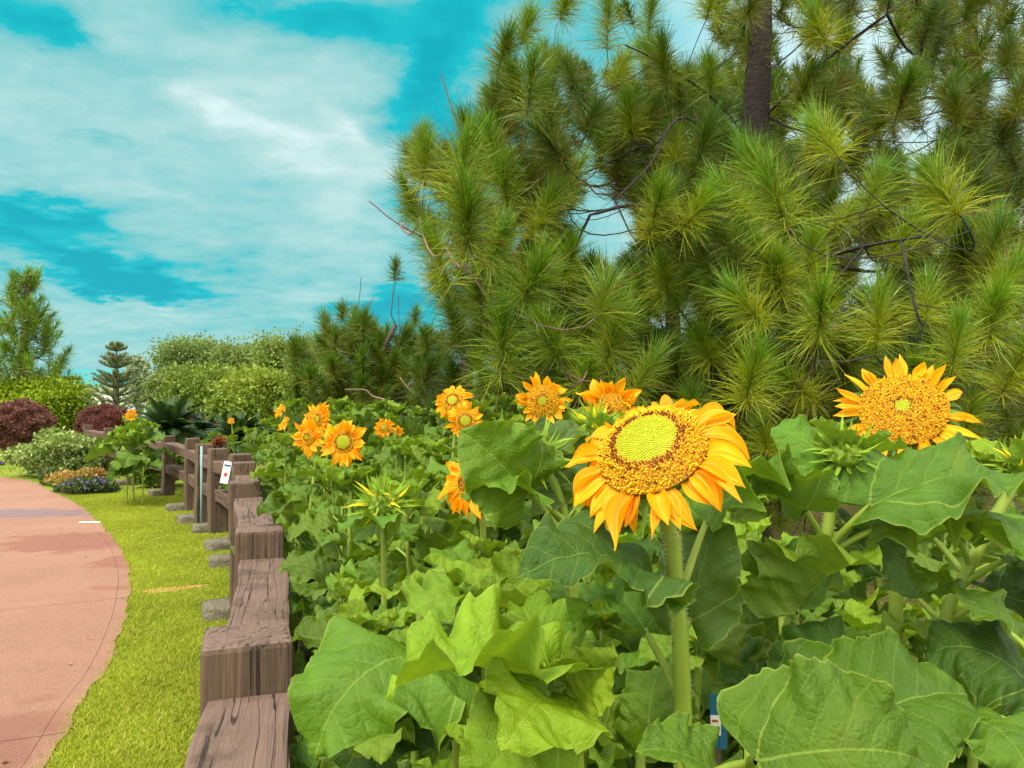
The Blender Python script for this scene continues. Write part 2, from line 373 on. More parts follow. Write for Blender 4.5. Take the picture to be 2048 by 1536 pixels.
k.put(b.inputs['Normal'], k.bump(k.m('ADD', n2, n4), .9, .01)); M['path'] = m
# slabs with open joints and a narrow edging band
tan = np.gradient(edge3, axis=0); tan /= np.linalg.norm(tan, axis=1)[:, None]; nor = np.stack([-tan[:, 1], tan[:, 0]], 1)
sl = np.concatenate([[0], np.cumsum(np.linalg.norm(np.diff(edge3, axis=0), axis=1))])
def at_s(s_): return np.array([np.interp(s_, sl, edge3[:, 0]), np.interp(s_, sl, edge3[:, 1])]), unit(np.array([np.interp(s_, sl, nor[:, 0]), np.interp(s_, sl, nor[:, 1])]))
pb = MB(); Z = .012; s0 = 0; joints = []
while s0 < sl[-1] - 1: joints.append(s0); s0 += 2.45
for ji, s0 in enumerate(joints):
    s1 = s0 + 2.45 - .008; ss = np.linspace(s0, min(s1, sl[-1]), 25)
    for (o0, o1) in ((0.0, .085), (.0875, 2.6), (2.606, 5.0)):
        vs = []
        for s_ in ss:
            p_, n_ = at_s(s_)
            wv = (.010 * math.sin(s_ * 7) + .008 * math.sin(s_ * 17) + .006 * math.sin(s_ * 41)) if o0 == 0 else 0
            vs += [(*(p_ + n_ * (o0 + wv)), Z), (*(p_ + n_ * o1), Z), (*(p_ + n_ * (o0 + wv)), -.02), (*(p_ + n_ * o1), -.02)]
        q = []
        for i in range(24):
            a_ = 4 * i; q += [(a_, a_ + 4, a_ + 5, a_ + 1), (a_, a_ + 2, a_ + 6, a_ + 4), (a_ + 1, a_ + 5, a_ + 7, a_ + 3)]
        q += [(0, 1, 3, 2), (96, 98, 99, 97)]
        pb.add(vs, q)
tag(pb.build('path', M['path'], smooth=False), kind='structure')

# ---------------------------------------------------------------- grass blades
def blades(name, pts, h, wd, cols, lean=.5):
    n = len(pts); a = rng.uniform(0, 2 * np.pi, n); s_ = np.stack([np.cos(a), np.sin(a), 0 * a], 1)
    hh = h * rng.uniform(.5, 1.3, n)[:, None]; ln = rng.normal(0, lean, (n, 2)) * hh
    b0 = pts - s_ * wd; b1 = pts + s_ * wd; tip = pts + np.concatenate([ln, hh], 1)
    v = np.stack([b0, b1, tip], 1).reshape(-1, 3); t = np.arange(3 * n).reshape(-1, 3)
    cc = np.repeat(cols, 3, axis=0); cc[2::3] *= 1.25
    return obj(name, mesh(name, v, None, t, cc, None, M['grass'], False))
def edge_x(y): return np.interp(y, edge3[:, 1], edge3[:, 0])
n = 190000
yy = 2.4 + 9.5 * rng.random(n) ** 1.35; xl = edge_x(yy) - .015 - .035 * rng.random(n) ** 2 * (.5 + .5 * np.sin(yy * 9) * np.sin(yy * 23)); xr = fence_x(yy) + .3
xx = xl + (xr - xl) * rng.random(n)
tone = .5 + .5 * np.sin(xx * 2.1 + np.sin(yy * 1.7)) * np.sin(yy * 1.3 + xx)
bare = np.exp(-(((xx + 2.75) / .42) ** 2 + ((yy - (5.85 + (xx + 2.75) * .5)) / .13) ** 2)) > .35 + .3 * rng.random(n)
keep = ~(bare & (rng.random(n) < .6)); xx, yy, tone = xx[keep], yy[keep], tone[keep]; n = len(xx)
cA = np.array([.17, .24, .014]); cB = np.array([.38, .43, .035]); cD = np.array([.46, .40, .09])
f = np.clip(rng.normal(.35 + .3 * tone, .25), 0, 1)[:, None]; cols = cA * (1 - f) + cB * f
dry = rng.random(n) < .10; cols[dry] = cD
tag(blades('lawn_grass', np.stack([xx, yy, 0 * xx], 1), .021, .0032, cols, .7), 'short bright yellow green grass between the path and the fence', 'grass', kind='stuff')
n = 120000
yy = 1.5 + 11 * rng.random(n) ** 1.4; xx = right_x(yy) + .1 + rng.random(n) * (yy * .75 - right_x(yy)); 
f = rng.random(n)[:, None]; cols = np.array([.075, .105, .014]) * (1 - f) + np.array([.19, .20, .045]) * f
dry = rng.random(n) < .28; cols[dry] = np.array([.27, .19, .09])
tag(blades('dry_lawn_grass', np.stack([xx, yy, 0 * xx], 1), .03, .0035, cols, .7), 'thin dull green and straw grass under the pine trees', 'grass', kind='stuff')
n = 30000; yy = 12 + 30 * rng.random(n); xx = -26 + 34 * rng.random(n)
e2 = np.array([np.interp(y_, edge3[:, 1], edge3[:, 0]) for y_ in yy]); ok = (xx > e2) | (yy > 17.8); xx, yy = xx[ok], yy[ok]; n = len(xx)
tag(blades('far_lawn_grass', np.stack([xx, yy, 0 * xx], 1), .07, .012, np.array([.11, .17, .015]) + rng.random((n, 1)) * np.array([.1, .1, .02]), .6), 'far lawn grass beyond the bend of the path', 'grass', kind='stuff')

# bare sandy scrape in the lawn
v = [(0, 0, 0)]; na = 24
for i in range(na):
    a = 2 * math.pi * i / na; r_ = 1 + .18 * math.sin(3 * a + 1) + .1 * math.sin(7 * a); v.append((math.cos(a) * .24 * r_, math.sin(a) * .07 * r_, 0))
M['sand'] = simple('sandy_soil', (.42, .22, .09), .95, 30, .35, .5)
tag(obj('bare_soil_patch', mesh('bare_soil_patch', v, None, [(0, 1 + i, 1 + (i + 1) % na) for i in range(na)], mat=M['sand']), loc=(-2.68, 5.9, .004), rot=(0, 0, R(28))), kind='structure')

# ---------------------------------------------------------------- wooden fence
def block_mesh(name, sx, sy, sz, m_, seed=0, bev=.008, nseg=1, warp=.004, zoff=0):
    import bmesh
    r = random.Random(seed); bm = bmesh.new(); bmesh.ops.create_cube(bm, size=1)
    for v in bm.verts: v.co = Vector((v.co.x * sx, v.co.y * sy, v.co.z * sz + zoff))
    ax = 0 if sx > sz else 2
    bmesh.ops.bevel(bm, geom=bm.edges[:], offset=bev, segments=2, affect='EDGES', profile=.6)
    L = sx if ax == 0 else sz
    for i in range(1, nseg):
        pos = -L / 2 + L * i / nseg + (zoff if ax == 2 else 0); co = [0, 0, 0]; co[ax] = pos; no = [0, 0, 0]; no[ax] = 1
        bmesh.ops.bisect_plane(bm, geom=bm.verts[:] + bm.edges[:] + bm.faces[:], plane_co=co, plane_no=no)
    ph = [r.uniform(0, 6) for _ in range(4)]
    for v in bm.verts:
        t = v.co[ax] * 5
        for a in range(3):
            if a != ax: v.co[a] += warp * (math.sin(t + ph[a]) + .5 * math.sin(2.7 * t + ph[3])) + r.uniform(-1, 1) * warp * .15
    me = bpy.data.meshes.new(name); bm.to_mesh(me); bm.free(); me.materials.append(m_)
    return me
def stone_mesh(name, sx, sy, sz, seed):
    import bmesh
    r = random.Random(seed); bm = bmesh.new(); bmesh.ops.create_cube(bm, size=1)
    bmesh.ops.subdivide_edges(bm, edges=bm.edges[:], cuts=4, use_grid_fill=True)
    from mathutils import noise
    for v in bm.verts:
        c = v.co.copy() * 2; f = max(abs(c.x), abs(c.y), abs(c.z)); c2 = c.normalized() * f
        c = c * .82 + c2 * .18
        n_ = noise.noise_vector(c * 1.6 + Vector((seed * 3.1, 0, 0))) * .14
        c += n_
        v.co = Vector((c.x * sx / 2, c.y * sy / 2, (c.z + 1) * sz / 2 - .03))
    me = bpy.data.meshes.new(name); bm.to_mesh(me); bm.free(); me.materials.append(M['stone'])
    for p_ in me.polygons: p_.use_smooth = True
    return me
fence = tag(empty('wooden_fence', (*fence_pts[1], 0)), 'low weathered timber fence with square posts and two thick rails on stone footings', 'fence')
fo = np.array([*fence_pts[1], 0])
ang = []
for i, (a, b_) in enumerate(fence_pts):
    p0 = fence_pts[max(0, i - 1)]; p1 = fence_pts[min(len(fence_pts) - 1, i + 1)]
    ang.append(math.atan2(p1[1] - p0[1], p1[0] - p0[0]))
for i, (a, b_) in enumerate(fence_pts):
    ht = .94 + [.0, .0, .0, -.005, .0, .015, .01, .0, .02, .0, .0, .0, .0][i]
    sz = .20 if i in (1, 2, 3) else .19
    if i in (7, 8): ht += .02
    o = obj('post', block_mesh('post', .19 if i < 8 else .17, sz if i < 8 else .17, ht + .1, M['wood_post'], i, .013, 7, .0045, ht / 2 - .05), fence, (a - fo[0], b_ - fo[1], 0), (0, 0, ang[i] + [0, .06, -.03, .02, 0, .05, 0, .03, 0, .05, 0, 0, 0][i]))
    if i > 0:
        st = obj('footing', stone_mesh('footing', .32 + .05 * (i % 3), .22 + .05 * (i % 2), .12, i), fence, (a - fo[0] - .14, b_ - fo[1] + (.45 if i == 2 else .05), 0), (0, 0, ang[i] + R(90) + .1 * (i % 2)))
for i in range(len(fence_pts) - 1):
    a, c2 = np.array(fence_pts[i]), np.array(fence_pts[i + 1]); d = c2 - a; L = np.linalg.norm(d); an = math.atan2(d[1], d[0]); u = d / L
    side_ = np.array([u[1], -u[0]])
    L2 = L - .19; mid = (a + c2) / 2 + side_ * .018
    for zt, hgt, wd in ((.835 - .01 * (i % 2), .125, .185), (.50, .13, .15)):
        if L2 < .2: continue
        obj('rail', block_mesh('rail', L2, wd, hgt, M['wood_rail'], i * 7 + int(zt * 100), .012, 10, .006), fence, (mid[0] - fo[0], mid[1] - fo[1], zt - hgt / 2 - (0.0 if i else .0)), (R(1.2 * math.sin(i * 2.)), 0, an))
# pale slim pole and hanging paper tag
pl = MB(); p_ = P(404, 892, 8.75); pl.tube([(p_[0], p_[1], 0), (p_[0], p_[1], p_[2] * .5), (p_[0] - .005, p_[1], p_[2])], .014, 10)
po = pl.build('pole', M['paint_pale']); tag(po, 'slim pale blue painted pole standing against the fence', 'pole')
tp = empty('paper_tag', P(452, 945, 7.35)); tag(tp, 'white paper tag hung on the fence rail with red print', 'tag'); tp.rotation_euler = (R(-8), R(10), R(12))
obj('sheet', block_mesh('sheet', .075, .006, .22, M['paper'], 1, .002, 1, 0), tp)
obj('print_mark', block_mesh('print_mark', .03, .003, .035, M['red'], 1, .001, 1, 0), tp, (0, -.005, -.02))
obj('print_mark', block_mesh('print_mark', .06, .003, .018, M['paint_blue'], 1, .001, 1, 0), tp, (0, -.005, .07))

# blue marker board standing in the bed
bp = P(1437, 1430, .98)
bs = empty('marker_board', (bp[0], bp[1], 0), R(-4)); tag(bs, 'narrow dark blue marker board with a pale label low among the stems', 'marker')
zc_ = bp[2]
obj('board', block_mesh('board', .011, .004, .070, M['paint_blue'], 2, .0008, 1, 0), bs, (-.0058, 0, zc_ - .008))
obj('board', block_mesh('board', .0105, .004, .066, M['paint_blue'], 3, .0008, 1, 0), bs, (.0056, .001, zc_ - .012))
obj('label_plate', block_mesh('label_plate', .0135, .002, .026, M['paper'], 2, .0005, 1, 0), bs, (-.0045, -.0035, zc_ - .012))
obj('label_print', block_mesh('label_print', .008, .001, .003, M['red'], 2, .0002, 1, 0), bs, (-.0055, -.0052, zc_ - .006))
obj('stake', block_mesh('stake', .008, .008, zc_ - .03, M['wood_post'], 2, .001, 1, 0), bs, (0, .008, (zc_ - .03) / 2))

# ---------------------------------------------------------------- sunflower leaves
def leaf_mesh(seed, nt=50, nv=12, fold=.25, bend=.7, ruffle=.05, lat=.3, twist=.2, wid=.42, k1=2.6):
    r = np.random.default_rng(seed)
    t = np.linspace(0, 1, nt + 1) ** 1.15; vv = np.linspace(-1, 1, 2 * nv + 1); vv = np.sign(vv) * np.abs(vv) ** .9
    T, V = np.meshgrid(t, vv, indexing='ij')
    w0 = (T ** .36) * (1 - T) ** .86; w0 = w0 / .478 * wid
    teeth = np.abs(((T * 15 + r.uniform(0, 1)) % 1) - .5) * 2
    w0 = w0 * (1 + .085 * (teeth - .5) * np.abs(V) ** 3 + .05 * np.sin(T * 9 + r.uniform(0, 6)) * np.abs(V))
    x = V * w0; y = T - .17 * np.abs(V) ** 1.4 * (1 - T) ** 5 * (T > 0) - .02 * (teeth - .5) * np.abs(V) ** 4
    ax = np.abs(x); c = y - .95 * ax ** 1.15
    z = fold * ax - lat * x * x * 1.6
    ph = r.uniform(0, 6.28, 6); kk = k1 + r.uniform(-.5, .7, 2)
    ed = np.abs(V) ** 1.9
    side = np.where(V > 0, np.sin(T * kk[0] * 6.28 + ph[0]) + .5 * np.sin(T * kk[0] * 14 + ph[4]), np.sin(T * kk[1] * 6.28 + ph[1]) + .5 * np.sin(T * kk[1] * 13 + ph[5]))
    z = z + 1.35 * ruffle * ed * side * (.4 + np.minimum(1, w0 / wid))
    fr = np.abs((c * 6.5 + .5 + 10) % 1 - .5) * 2
    z = z + .010 * (1 - (1 - fr) ** 2) * np.minimum(1, ax * 12) - .006 * np.exp(-(ax / .02) ** 2)
    z = z + .007 * np.sin(x * 34 + ph[2]) * np.sin(y * 31 + ph[3]) + .004 * np.sin(x * 61 + ph[1]) * np.sin(y * 57 + ph[0])
    for _ in range(9):
        ka, kb = r.normal(0, 11), r.normal(0, 9); z = z + .0052 * np.sin(x * ka + y * kb + r.uniform(0, 6.28)) * np.minimum(1, ax * 8)
    z = z + .012 * np.abs(V) ** 5 * np.sin(T * 55 + ph[1] + V) 
    x = x + .03 * np.sin(T * 3 + ph[2]) * T
    tw = twist * T; x, z = x * np.cos(tw) - z * np.sin(tw), x * np.sin(tw) + z * np.cos(tw)
    b = bend if abs(bend) > .02 else .02
    th = b * y * (1 + .5 * y); th = np.clip(th, -2.6, 2.6)
    # integrate the bend along the blade
    yc = np.linspace(-.3, 1.05, 300); thc = b * yc * (1 + .5 * yc); dy = yc[1] - yc[0]
    cy = np.cumsum(np.cos(thc)) * dy; cz = -np.cumsum(np.sin(thc)) * dy; i0 = np.searchsorted(yc, 0); cy -= cy[i0]; cz -= cz[i0]
    Y = np.interp(y, yc, cy) + z * np.sin(th); Zz = np.interp(y, yc, cz) + z * np.cos(th)
    ty, tz = np.interp(1, yc, cy), np.interp(1, yc, cz); L = math.hypot(ty, tz); a = math.atan2(tz, ty)
    Yr = (Y * math.cos(-a) - Zz * math.sin(-a)) / L; Zr = (Y * math.sin(-a) + Zz * math.cos(-a)) / L
    v = np.stack([x / L, Yr, Zr], -1).reshape(-1, 3); uv = np.stack([ax * np.sign(V + 1e-9), y], -1).reshape(-1, 2)
    m_ = 2 * nv + 1; i, j = np.meshgrid(np.arange(nt), np.arange(m_ - 1), indexing='ij')
    q = np.stack([i * m_ + j, i * m_ + j + 1, (i + 1) * m_ + j + 1, (i + 1) * m_ + j], -1).reshape(-1, 4)
    return mesh('leaf', v, q, col=np.repeat(np.abs(V).reshape(-1, 1), 3, 1), uv=uv, mat=M['leaf'])
LEAVES = [leaf_mesh(s, fold=f, bend=b, ruffle=ru, lat=la, twist=tw) for s, f, b, ru, la, tw in
          [(1, .30, .9, .045, .3, .2), (2, .15, 1.2, .06, .5, -.3), (3, .45, .6, .05, .2, .1), (4, .6, .8, .07, 0, -.15), (5, .1, 1.5, .05, .6, .3),
           (6, .35, 1.1, .08, .4, -.2), (7, .25, .5, .05, .3, .4), (8, .8, .5, .06, -.2, .0), (9, .2, 1.7, .07, .3, -.1), (10, .5, 1.3, .06, .1, .25)]]
YOUNG = [leaf_mesh(s, 30, 7, f, b, .05, -.1, .1, .30, 1.6) for s, f, b in [(21, .7, -.3), (22, .9, .2), (23, .6, -.7), (24, .8, .5)]]
G_DARK, G_MID, G_LITE, G_YEL = np.array([.040, .104, .006]), np.array([.080, .176, .007]), np.array([.132, .252, .008]), np.array([.165, .288, .006])
G_BLUE = np.array([.070, .150, .020])
def frame(base, tip, up):
    base, tip = np.asarray(base, float), np.asarray(tip, float); y = tip - base; L = np.linalg.norm(y); y = y / L
    up = np.asarray(up, float); z = up - y * up.dot(y); z = unit(z); x = np.cross(y, z)
    m_ = np.eye(4); m_[:3, 0] = x * L; m_[:3, 1] = y * L; m_[:3, 2] = z * L; m_[:3, 3] = base; return m_
def put_leaf(base, tip, up, me, colr, parent, origin, wscale=1.0, label=None):
    m_ = frame(np.asarray(base) - origin, np.asarray(tip) - origin, up); m_[:3, 0] *= wscale
    o = bpy.data.objects.new('leaf', me); C.objects.link(o); o.parent = parent; o.matrix_local = Matrix(m_.tolist())
    o.color = (*np.clip(colr, 0, 1), 1)
    return o
SC = np.array([.22, .30, .035]); SC2 = np.array([.16, .24, .03])

# ---- flower head: disc part with petals and calyx beneath it
def flower_head(center, normal, Rd, npet, plen, pwid, parent, origin, green=.5, brown=.12, seed=0, elev=.2, droop=.25, nfl=900, dome=.35, sparse=0, deep=0., lo=1, roll=0):
    r = np.random.default_rng(seed + 100); nz = unit(normal); ref = np.array([0, 0, 1.]) if abs(nz[2]) < .95 else np.array([0, 1., 0])
    nx = unit(np.cross(ref, nz)); ny_ = np.cross(nz, nx); Mx = np.stack([nx, ny_, nz], 1)
    c0 = np.asarray(center) - origin
    def W(a): return a @ Mx.T + c0
    d = MB()
    # domed receptacle
    nr, na = 14, 40; rr = np.linspace(0, 1, nr + 1)[1:]
    prof = lambda q_: dome * Rd * (1 - q_ ** 2.4)
    v = [(0, 0, prof(0))]
    for q_ in rr:
        for a in np.linspace(0, 2 * np.pi, na, endpoint=False): v.append((q_ * Rd * np.cos(a), q_ * Rd * np.sin(a), prof(q_)))
    qd = [(1 + i * na + j, 1 + i * na + (j + 1) % na, 1 + (i + 1) * na + (j + 1) % na, 1 + (i + 1) * na + j) for i in range(nr - 1) for j in range(na)]
    tr = [(0, 1 + j, 1 + (j + 1) % na) for j in range(na)]
    rad = np.concatenate([[0], np.repeat(rr, na)])
    cg = np.array([.34, .38, .012]); cb = np.array([.50, .22, .012]); cc = np.where((rad < green)[:, None], cg, cb)
    d.add(W(np.array(v)), qd, tr, cc)
    # florets on a spiral
    i = np.arange(nfl) + .5; fr = np.sqrt(i / nfl) * .985; th = i * 2.399963
    p0 = np.stack([fr * Rd * np.cos(th), fr * Rd * np.sin(th), prof(fr)], 1)
    sl_ = dome * 2.4 * fr ** 1.4; nn = unit(np.stack([sl_ * np.cos(th), sl_ * np.sin(th), np.ones(nfl)], 1))
    sp_ = Rd * math.sqrt(math.pi / nfl)
    inner = fr < green; ring = (fr >= green) & (fr < green + brown)
    hgt = np.where(inner, sp_ * .45, np.where(ring, sp_ * 1.3, sp_ * 1.7)) * r.uniform(.7, 1.3, nfl)
    wd = np.where(inner, sp_ * .40, sp_ * .33)
    col = np.where(inner[:, None], np.array([.49, .47, .012]), np.array([.88, .52, .014])) * r.uniform(.8, 1.15, (nfl, 1))
    cent = np.clip(1 - fr / max(green, .01), 0, 1)[:, None] * inner[:, None]; col = col * (1 - .45 * cent) + np.array([.30, .42, .02]) * .45 * cent
    dk = (ring & (r.random(nfl) < .75)) | ((fr >= green + brown) & (r.random(nfl) < .07 + deep)); col[dk] = np.array([.20, .055, .010])
    lean = nn + .45 * r.normal(size=(nfl, 3)) * (~inner)[:, None] + .10 * r.normal(size=(nfl, 3)); lean = unit(lean)
    t1 = unit(np.cross(lean, rand_dirs(nfl, r))); t2 = np.cross(lean, t1)
    vs = []
    for (lv, sc_) in ((-.2, 1.0), (.75, .95), (1.0, .35)):
        for (a, b_) in ((1, 0), (0, 1), (-1, 0), (0, -1)):
            vs.append(p0 + lean * (hgt * lv)[:, None] + (t1 * a + t2 * b_) * (wd * sc_)[:, None])
    vs = np.stack(vs, 1); base_i = np.arange(nfl)[:, None, None] * 12; ql = []
    for L_ in range(2):
        for j in range(4): ql.append((L_ * 4 + j, L_ * 4 + (j + 1) % 4, L_ * 4 + 4 + (j + 1) % 4, L_ * 4 + 4 + j))
    ql.append((8, 9, 10, 11)); qq = (np.array(ql)[None] + base_i).reshape(-1, 4)
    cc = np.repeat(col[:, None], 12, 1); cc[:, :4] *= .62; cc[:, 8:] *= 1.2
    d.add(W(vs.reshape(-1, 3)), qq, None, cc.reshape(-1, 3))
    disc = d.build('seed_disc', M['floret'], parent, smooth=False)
    # ray petals
    pm = MB(); nl, nw = 14, 10; th0 = r.uniform(0, 6.28)
    for j in range(npet):
        if r.random() < sparse: continue
        row = j % 2; a = th0 + 2 * np.pi * j / npet + r.normal(0, .09); L = plen * r.uniform(.62, 1.22); wp = pwid * r.uniform(.75, 1.2)
        T, V = np.meshgrid(np.linspace(0, 1, nl + 1), np.linspace(-1, 1, nw + 1), indexing='ij')
        wf = np.sin(np.pi * np.clip(T * .88 + .10, 0, 1)) ** .65 * (1 - T ** 5) * wp / 2 + .0004
        cup = r.uniform(-.2, .9); curl = r.normal(0, .55); tw_ = r.normal(0, .5); el_ = elev + r.normal(0, .18) + (.12 if row else 0)
        x = V * wf; z = cup * x * x / wp * 3 + .0020 * np.cos(V * 8 + j) * np.sin(np.pi * T) * (plen / .07) + r.uniform(0, .1) * wp * np.sin(T * 6 + V * 2 + j)
        tw2 = tw_ * T; x, z = x * np.cos(tw2) - z * np.sin(tw2), x * np.sin(tw2) + z * np.cos(tw2)
        tt = np.linspace(0, 1, nl + 1); ths = el_ + curl * tt ** 1.5 * 1.2 - droop * tt
        px_ = np.concatenate([[0], np.cumsum(np.cos(ths[:-1]))]) / nl * L; pz_ = np.concatenate([[0], np.cumsum(np.sin(ths[:-1]))]) / nl * L
        rad_ = px_[:, None] - z * np.sin(ths)[:, None]; hz = pz_[:, None] + z * np.cos(ths)[:, None]
        lat = x + r.normal(0, .12) * L * T ** 2
        rr_ = Rd * .96 + rad_; X = rr_ * np.cos(a) - lat * np.sin(a); Y_ = rr_ * np.sin(a) + lat * np.cos(a)
        vv = W(np.stack([X, Y_, hz - .1 * Rd + (.04 * Rd if row else 0)], -1).reshape(-1, 3))
        vv[:, 2] -= (droop * .22 * L * lo) * (T.reshape(-1) ** 2)
        m_ = nw + 1; ii, jj = np.meshgrid(np.arange(nl), np.arange(nw), indexing='ij')
        q = np.stack([ii * m_ + jj, ii * m_ + jj + 1, (ii + 1) * m_ + jj + 1, (ii + 1) * m_ + jj], -1).reshape(-1, 4)
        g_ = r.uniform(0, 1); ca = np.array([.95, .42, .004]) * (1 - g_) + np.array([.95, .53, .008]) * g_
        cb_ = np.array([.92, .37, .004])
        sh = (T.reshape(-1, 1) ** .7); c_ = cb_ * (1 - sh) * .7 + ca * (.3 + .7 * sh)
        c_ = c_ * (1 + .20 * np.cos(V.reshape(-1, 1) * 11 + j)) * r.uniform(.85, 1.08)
        pm.add(vv, q, None, c_)
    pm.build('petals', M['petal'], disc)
    # calyx
    cm = MB(); v = []
    for q_, hz in ((1.0, -.02), (.95, -.2), (.7, -.38), (.3, -.5), (.18, -.62)):
        for a in np.linspace(0, 2 * np.pi, 24, endpoint=False): v.append((q_ * Rd * np.cos(a), q_ * Rd * np.sin(a), hz * Rd))
    q = [(i * 24 + (j + 1) % 24, i * 24 + j, (i + 1) * 24 + j, (i + 1) * 24 + (j + 1) % 24) for i in range(4) for j in range(24)]
    cm.add(W(np.array(v)), q, None, (.11, .19, .02))
    for j in range(26):
        bract(cm, W, Rd * .9, 2 * np.pi * j / 26 + r.normal(0, .1), Rd * r.uniform(.45, .8), Rd * .22, r.normal(-.5, .25), r.normal(-.5, .5), r, (.10, .19, .02), -.15 * Rd)
    cm.build('calyx', M['shrub'], disc)
    return W(np.array([[0, 0, -.6 * Rd]]))[0] + origin
def bract(mb, W, r0, a, L, wd, el_, curl, r, colr, z0=0., nl=7):
    tt = np.linspace(0, 1, nl + 1); ths = el_ + curl * tt * 1.3
    px_ = np.concatenate([[0], np.cumsum(np.cos(ths[:-1]))]) / nl * L; pz_ = np.concatenate([[0], np.cumsum(np.sin(ths[:-1]))]) / nl * L
    wf = wd * .36 * (1 - tt ** 1.3) ** 1.2 * np.minimum(1, .6 + tt * 2)
    T, V = np.meshgrid(tt, np.array([-1, 0, 1.]), indexing='ij')
    lat = V * wf[:, None] + r.normal(0, .1) * L * T ** 2; cu = np.abs(V) * wf[:, None] * .5
    rad_ = r0 + px_[:, None] - cu * np.sin(ths)[:, None]; hz = z0 + pz_[:, None] + cu * np.cos(ths)[:, None]
    X = rad_ * np.cos(a) - lat * np.sin(a); Y_ = rad_ * np.sin(a) + lat * np.cos(a)
    ii, jj = np.meshgrid(np.arange(nl), np.arange(2), indexing='ij')
    q = np.stack([ii * 3 + jj, ii * 3 + jj + 1, (ii + 1) * 3 + jj + 1, (ii + 1) * 3 + jj], -1).reshape(-1, 4)
    c = np.asarray(colr) * (r.uniform(.75, 1.3)); cc = np.broadcast_to(c, (len(tt) * 3, 3)) * (1 + .5 * T.reshape(-1, 1))
    mb.add(W(np.stack([X, Y_, hz], -1).reshape(-1, 3)), q, None, cc)
def bud_mb(c0, normal, Rb, seed, opening=.5, yellow=.3):
    r = np.random.default_rng(seed + 500); nz = unit(normal); nx = unit(np.cross([0.1, .9, .2], nz)); ny_ = np.cross(nz, nx); Mx = np.stack([nx, ny_, nz], 1)
    def W(a): return a @ Mx.T + c0
    m_ = MB(); v = []
    for q_, hz in ((.12, -.7), (.75, -.35), (1.0, 0), (.8, .32), (.4, .5), (.02, .55)):
        for a in np.linspace(0, 2 * np.pi, 16, endpoint=False): v.append((q_ * Rb * np.cos(a), q_ * Rb * np.sin(a), hz * Rb))
    q = [(i * 16 + j, i * 16 + (j + 1) % 16, (i + 1) * 16 + (j + 1) % 16, (i + 1) * 16 + j) for i in range(5) for j in range(16)]
    m_.add(W(np.array(v)), q, None, (.16, .25, .02))
    for row, (nb, r0, z0, el0, L) in enumerate(((18, .95, -.1, opening * .3, 1.5), (18, .85, .1, .85 - opening * .3, 1.4), (16, .6, .3, 1.15, 1.15), (12, .3, .42, 1.35, .8))):
        for j in range(nb):
            cl = (.17, .27, .018) if r.random() > yellow * (row > 0) else (.62, .50, .01)
            bract(m_, W, r0 * Rb, 2 * np.pi * j / nb + r.normal(0, .15), L * Rb * r.uniform(.7, 1.3), Rb * .38, el0 + r.normal(0, .2), r.normal(.5 - .2 * row, .7), r, cl, z0 * Rb)
    return m_

def petiole(mb, a, b, r0=.006, r1=.004, sag=.0, col=SC):
    a, b = np.asarray(a, float), np.asarray(b, float); L = np.linalg.norm(b - a)
    mid = (a + b) / 2 + np.array([0, 0, sag * L]); mb.tube(bez(a, mid, b, 7), np.linspace(r0, r1, 7), 7, col, cap=False)
def hairs(mb, pts, rad, n, r):
    pts = np.asarray(pts); rad = np.broadcast_to(rad, (len(pts),)); i = r.integers(0, len(pts) - 1, n); t = r.random(n)[:, None]
    c = pts[i] * (1 - t) + pts[i + 1] * t; ax = unit(pts[i + 1] - pts[i]); d = unit(np.cross(ax, rand_dirs(n, r)))
    rr = rad[i][:, None]; L = (.0025 + .0025 * r.random(n))[:, None]; s_ = ax * .00022
    v = np.stack([c + d * rr * .95 - s_, c + d * rr * .95 + s_, c + d * (rr + L)], 1).reshape(-1, 3)
    mb.add(v, None, np.arange(3 * n).reshape(-1, 3), (.45, .5, .30))
NL = 0
def auto_leaves(root, org, stem_pts, rads, sm, r, n, z0, z1, size, bright, top=.0, avoid=None, azb=None, minsize=.1):
    "leaves set spirally up a stem between heights z0 and z1"
    az_ = r.uniform(0, 6.28); zs = np.linspace(z0, z1, n)
    for i, zz_ in enumerate(zs):
        p = np.array([np.interp(zz_, stem_pts[:, 2], stem_pts[:, a]) for a in range(2)] + [zz_])
        az_ += 2.4 + r.normal(0, .25); f = i / max(1, n - 1)
        s_ = max(minsize, size * (1.0 - .55 * f ** 2.2) * r.uniform(.8, 1.15) * (.75 + .25 * min(1, f * 3)))
        pl_ = s_ * r.uniform(.45, .7) * (1 - .3 * f); ev = .75 - .45 * (1 - f) + r.normal(0, .12)
        h = np.array([math.cos(az_), math.sin(az_), 0]); b = p + h * pl_ * math.cos(ev) + np.array([0, 0, pl_ * math.sin(ev)])
        dn = -.45 + .75 * f + r.normal(0, .22); tip = b + unit(h + np.array([r.normal(0, .15), r.normal(0, .15), dn])) * s_
        up = unit(np.array([0, 0, 1]) + h * (-.15) + r.normal(0, .22, 3))
        if avoid is not None and avoid(b, tip): continue
        petiole(sm, p, b, .0045 + .004 * s_, .003 + .004 * s_, .12)
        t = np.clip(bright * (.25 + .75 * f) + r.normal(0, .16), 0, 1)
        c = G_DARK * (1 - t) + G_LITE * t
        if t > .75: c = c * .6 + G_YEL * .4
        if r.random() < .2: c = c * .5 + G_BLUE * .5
        put_leaf(b, tip, up, LEAVES[r.integers(len(LEAVES))], c, root, org, r.uniform(.9, 1.15))

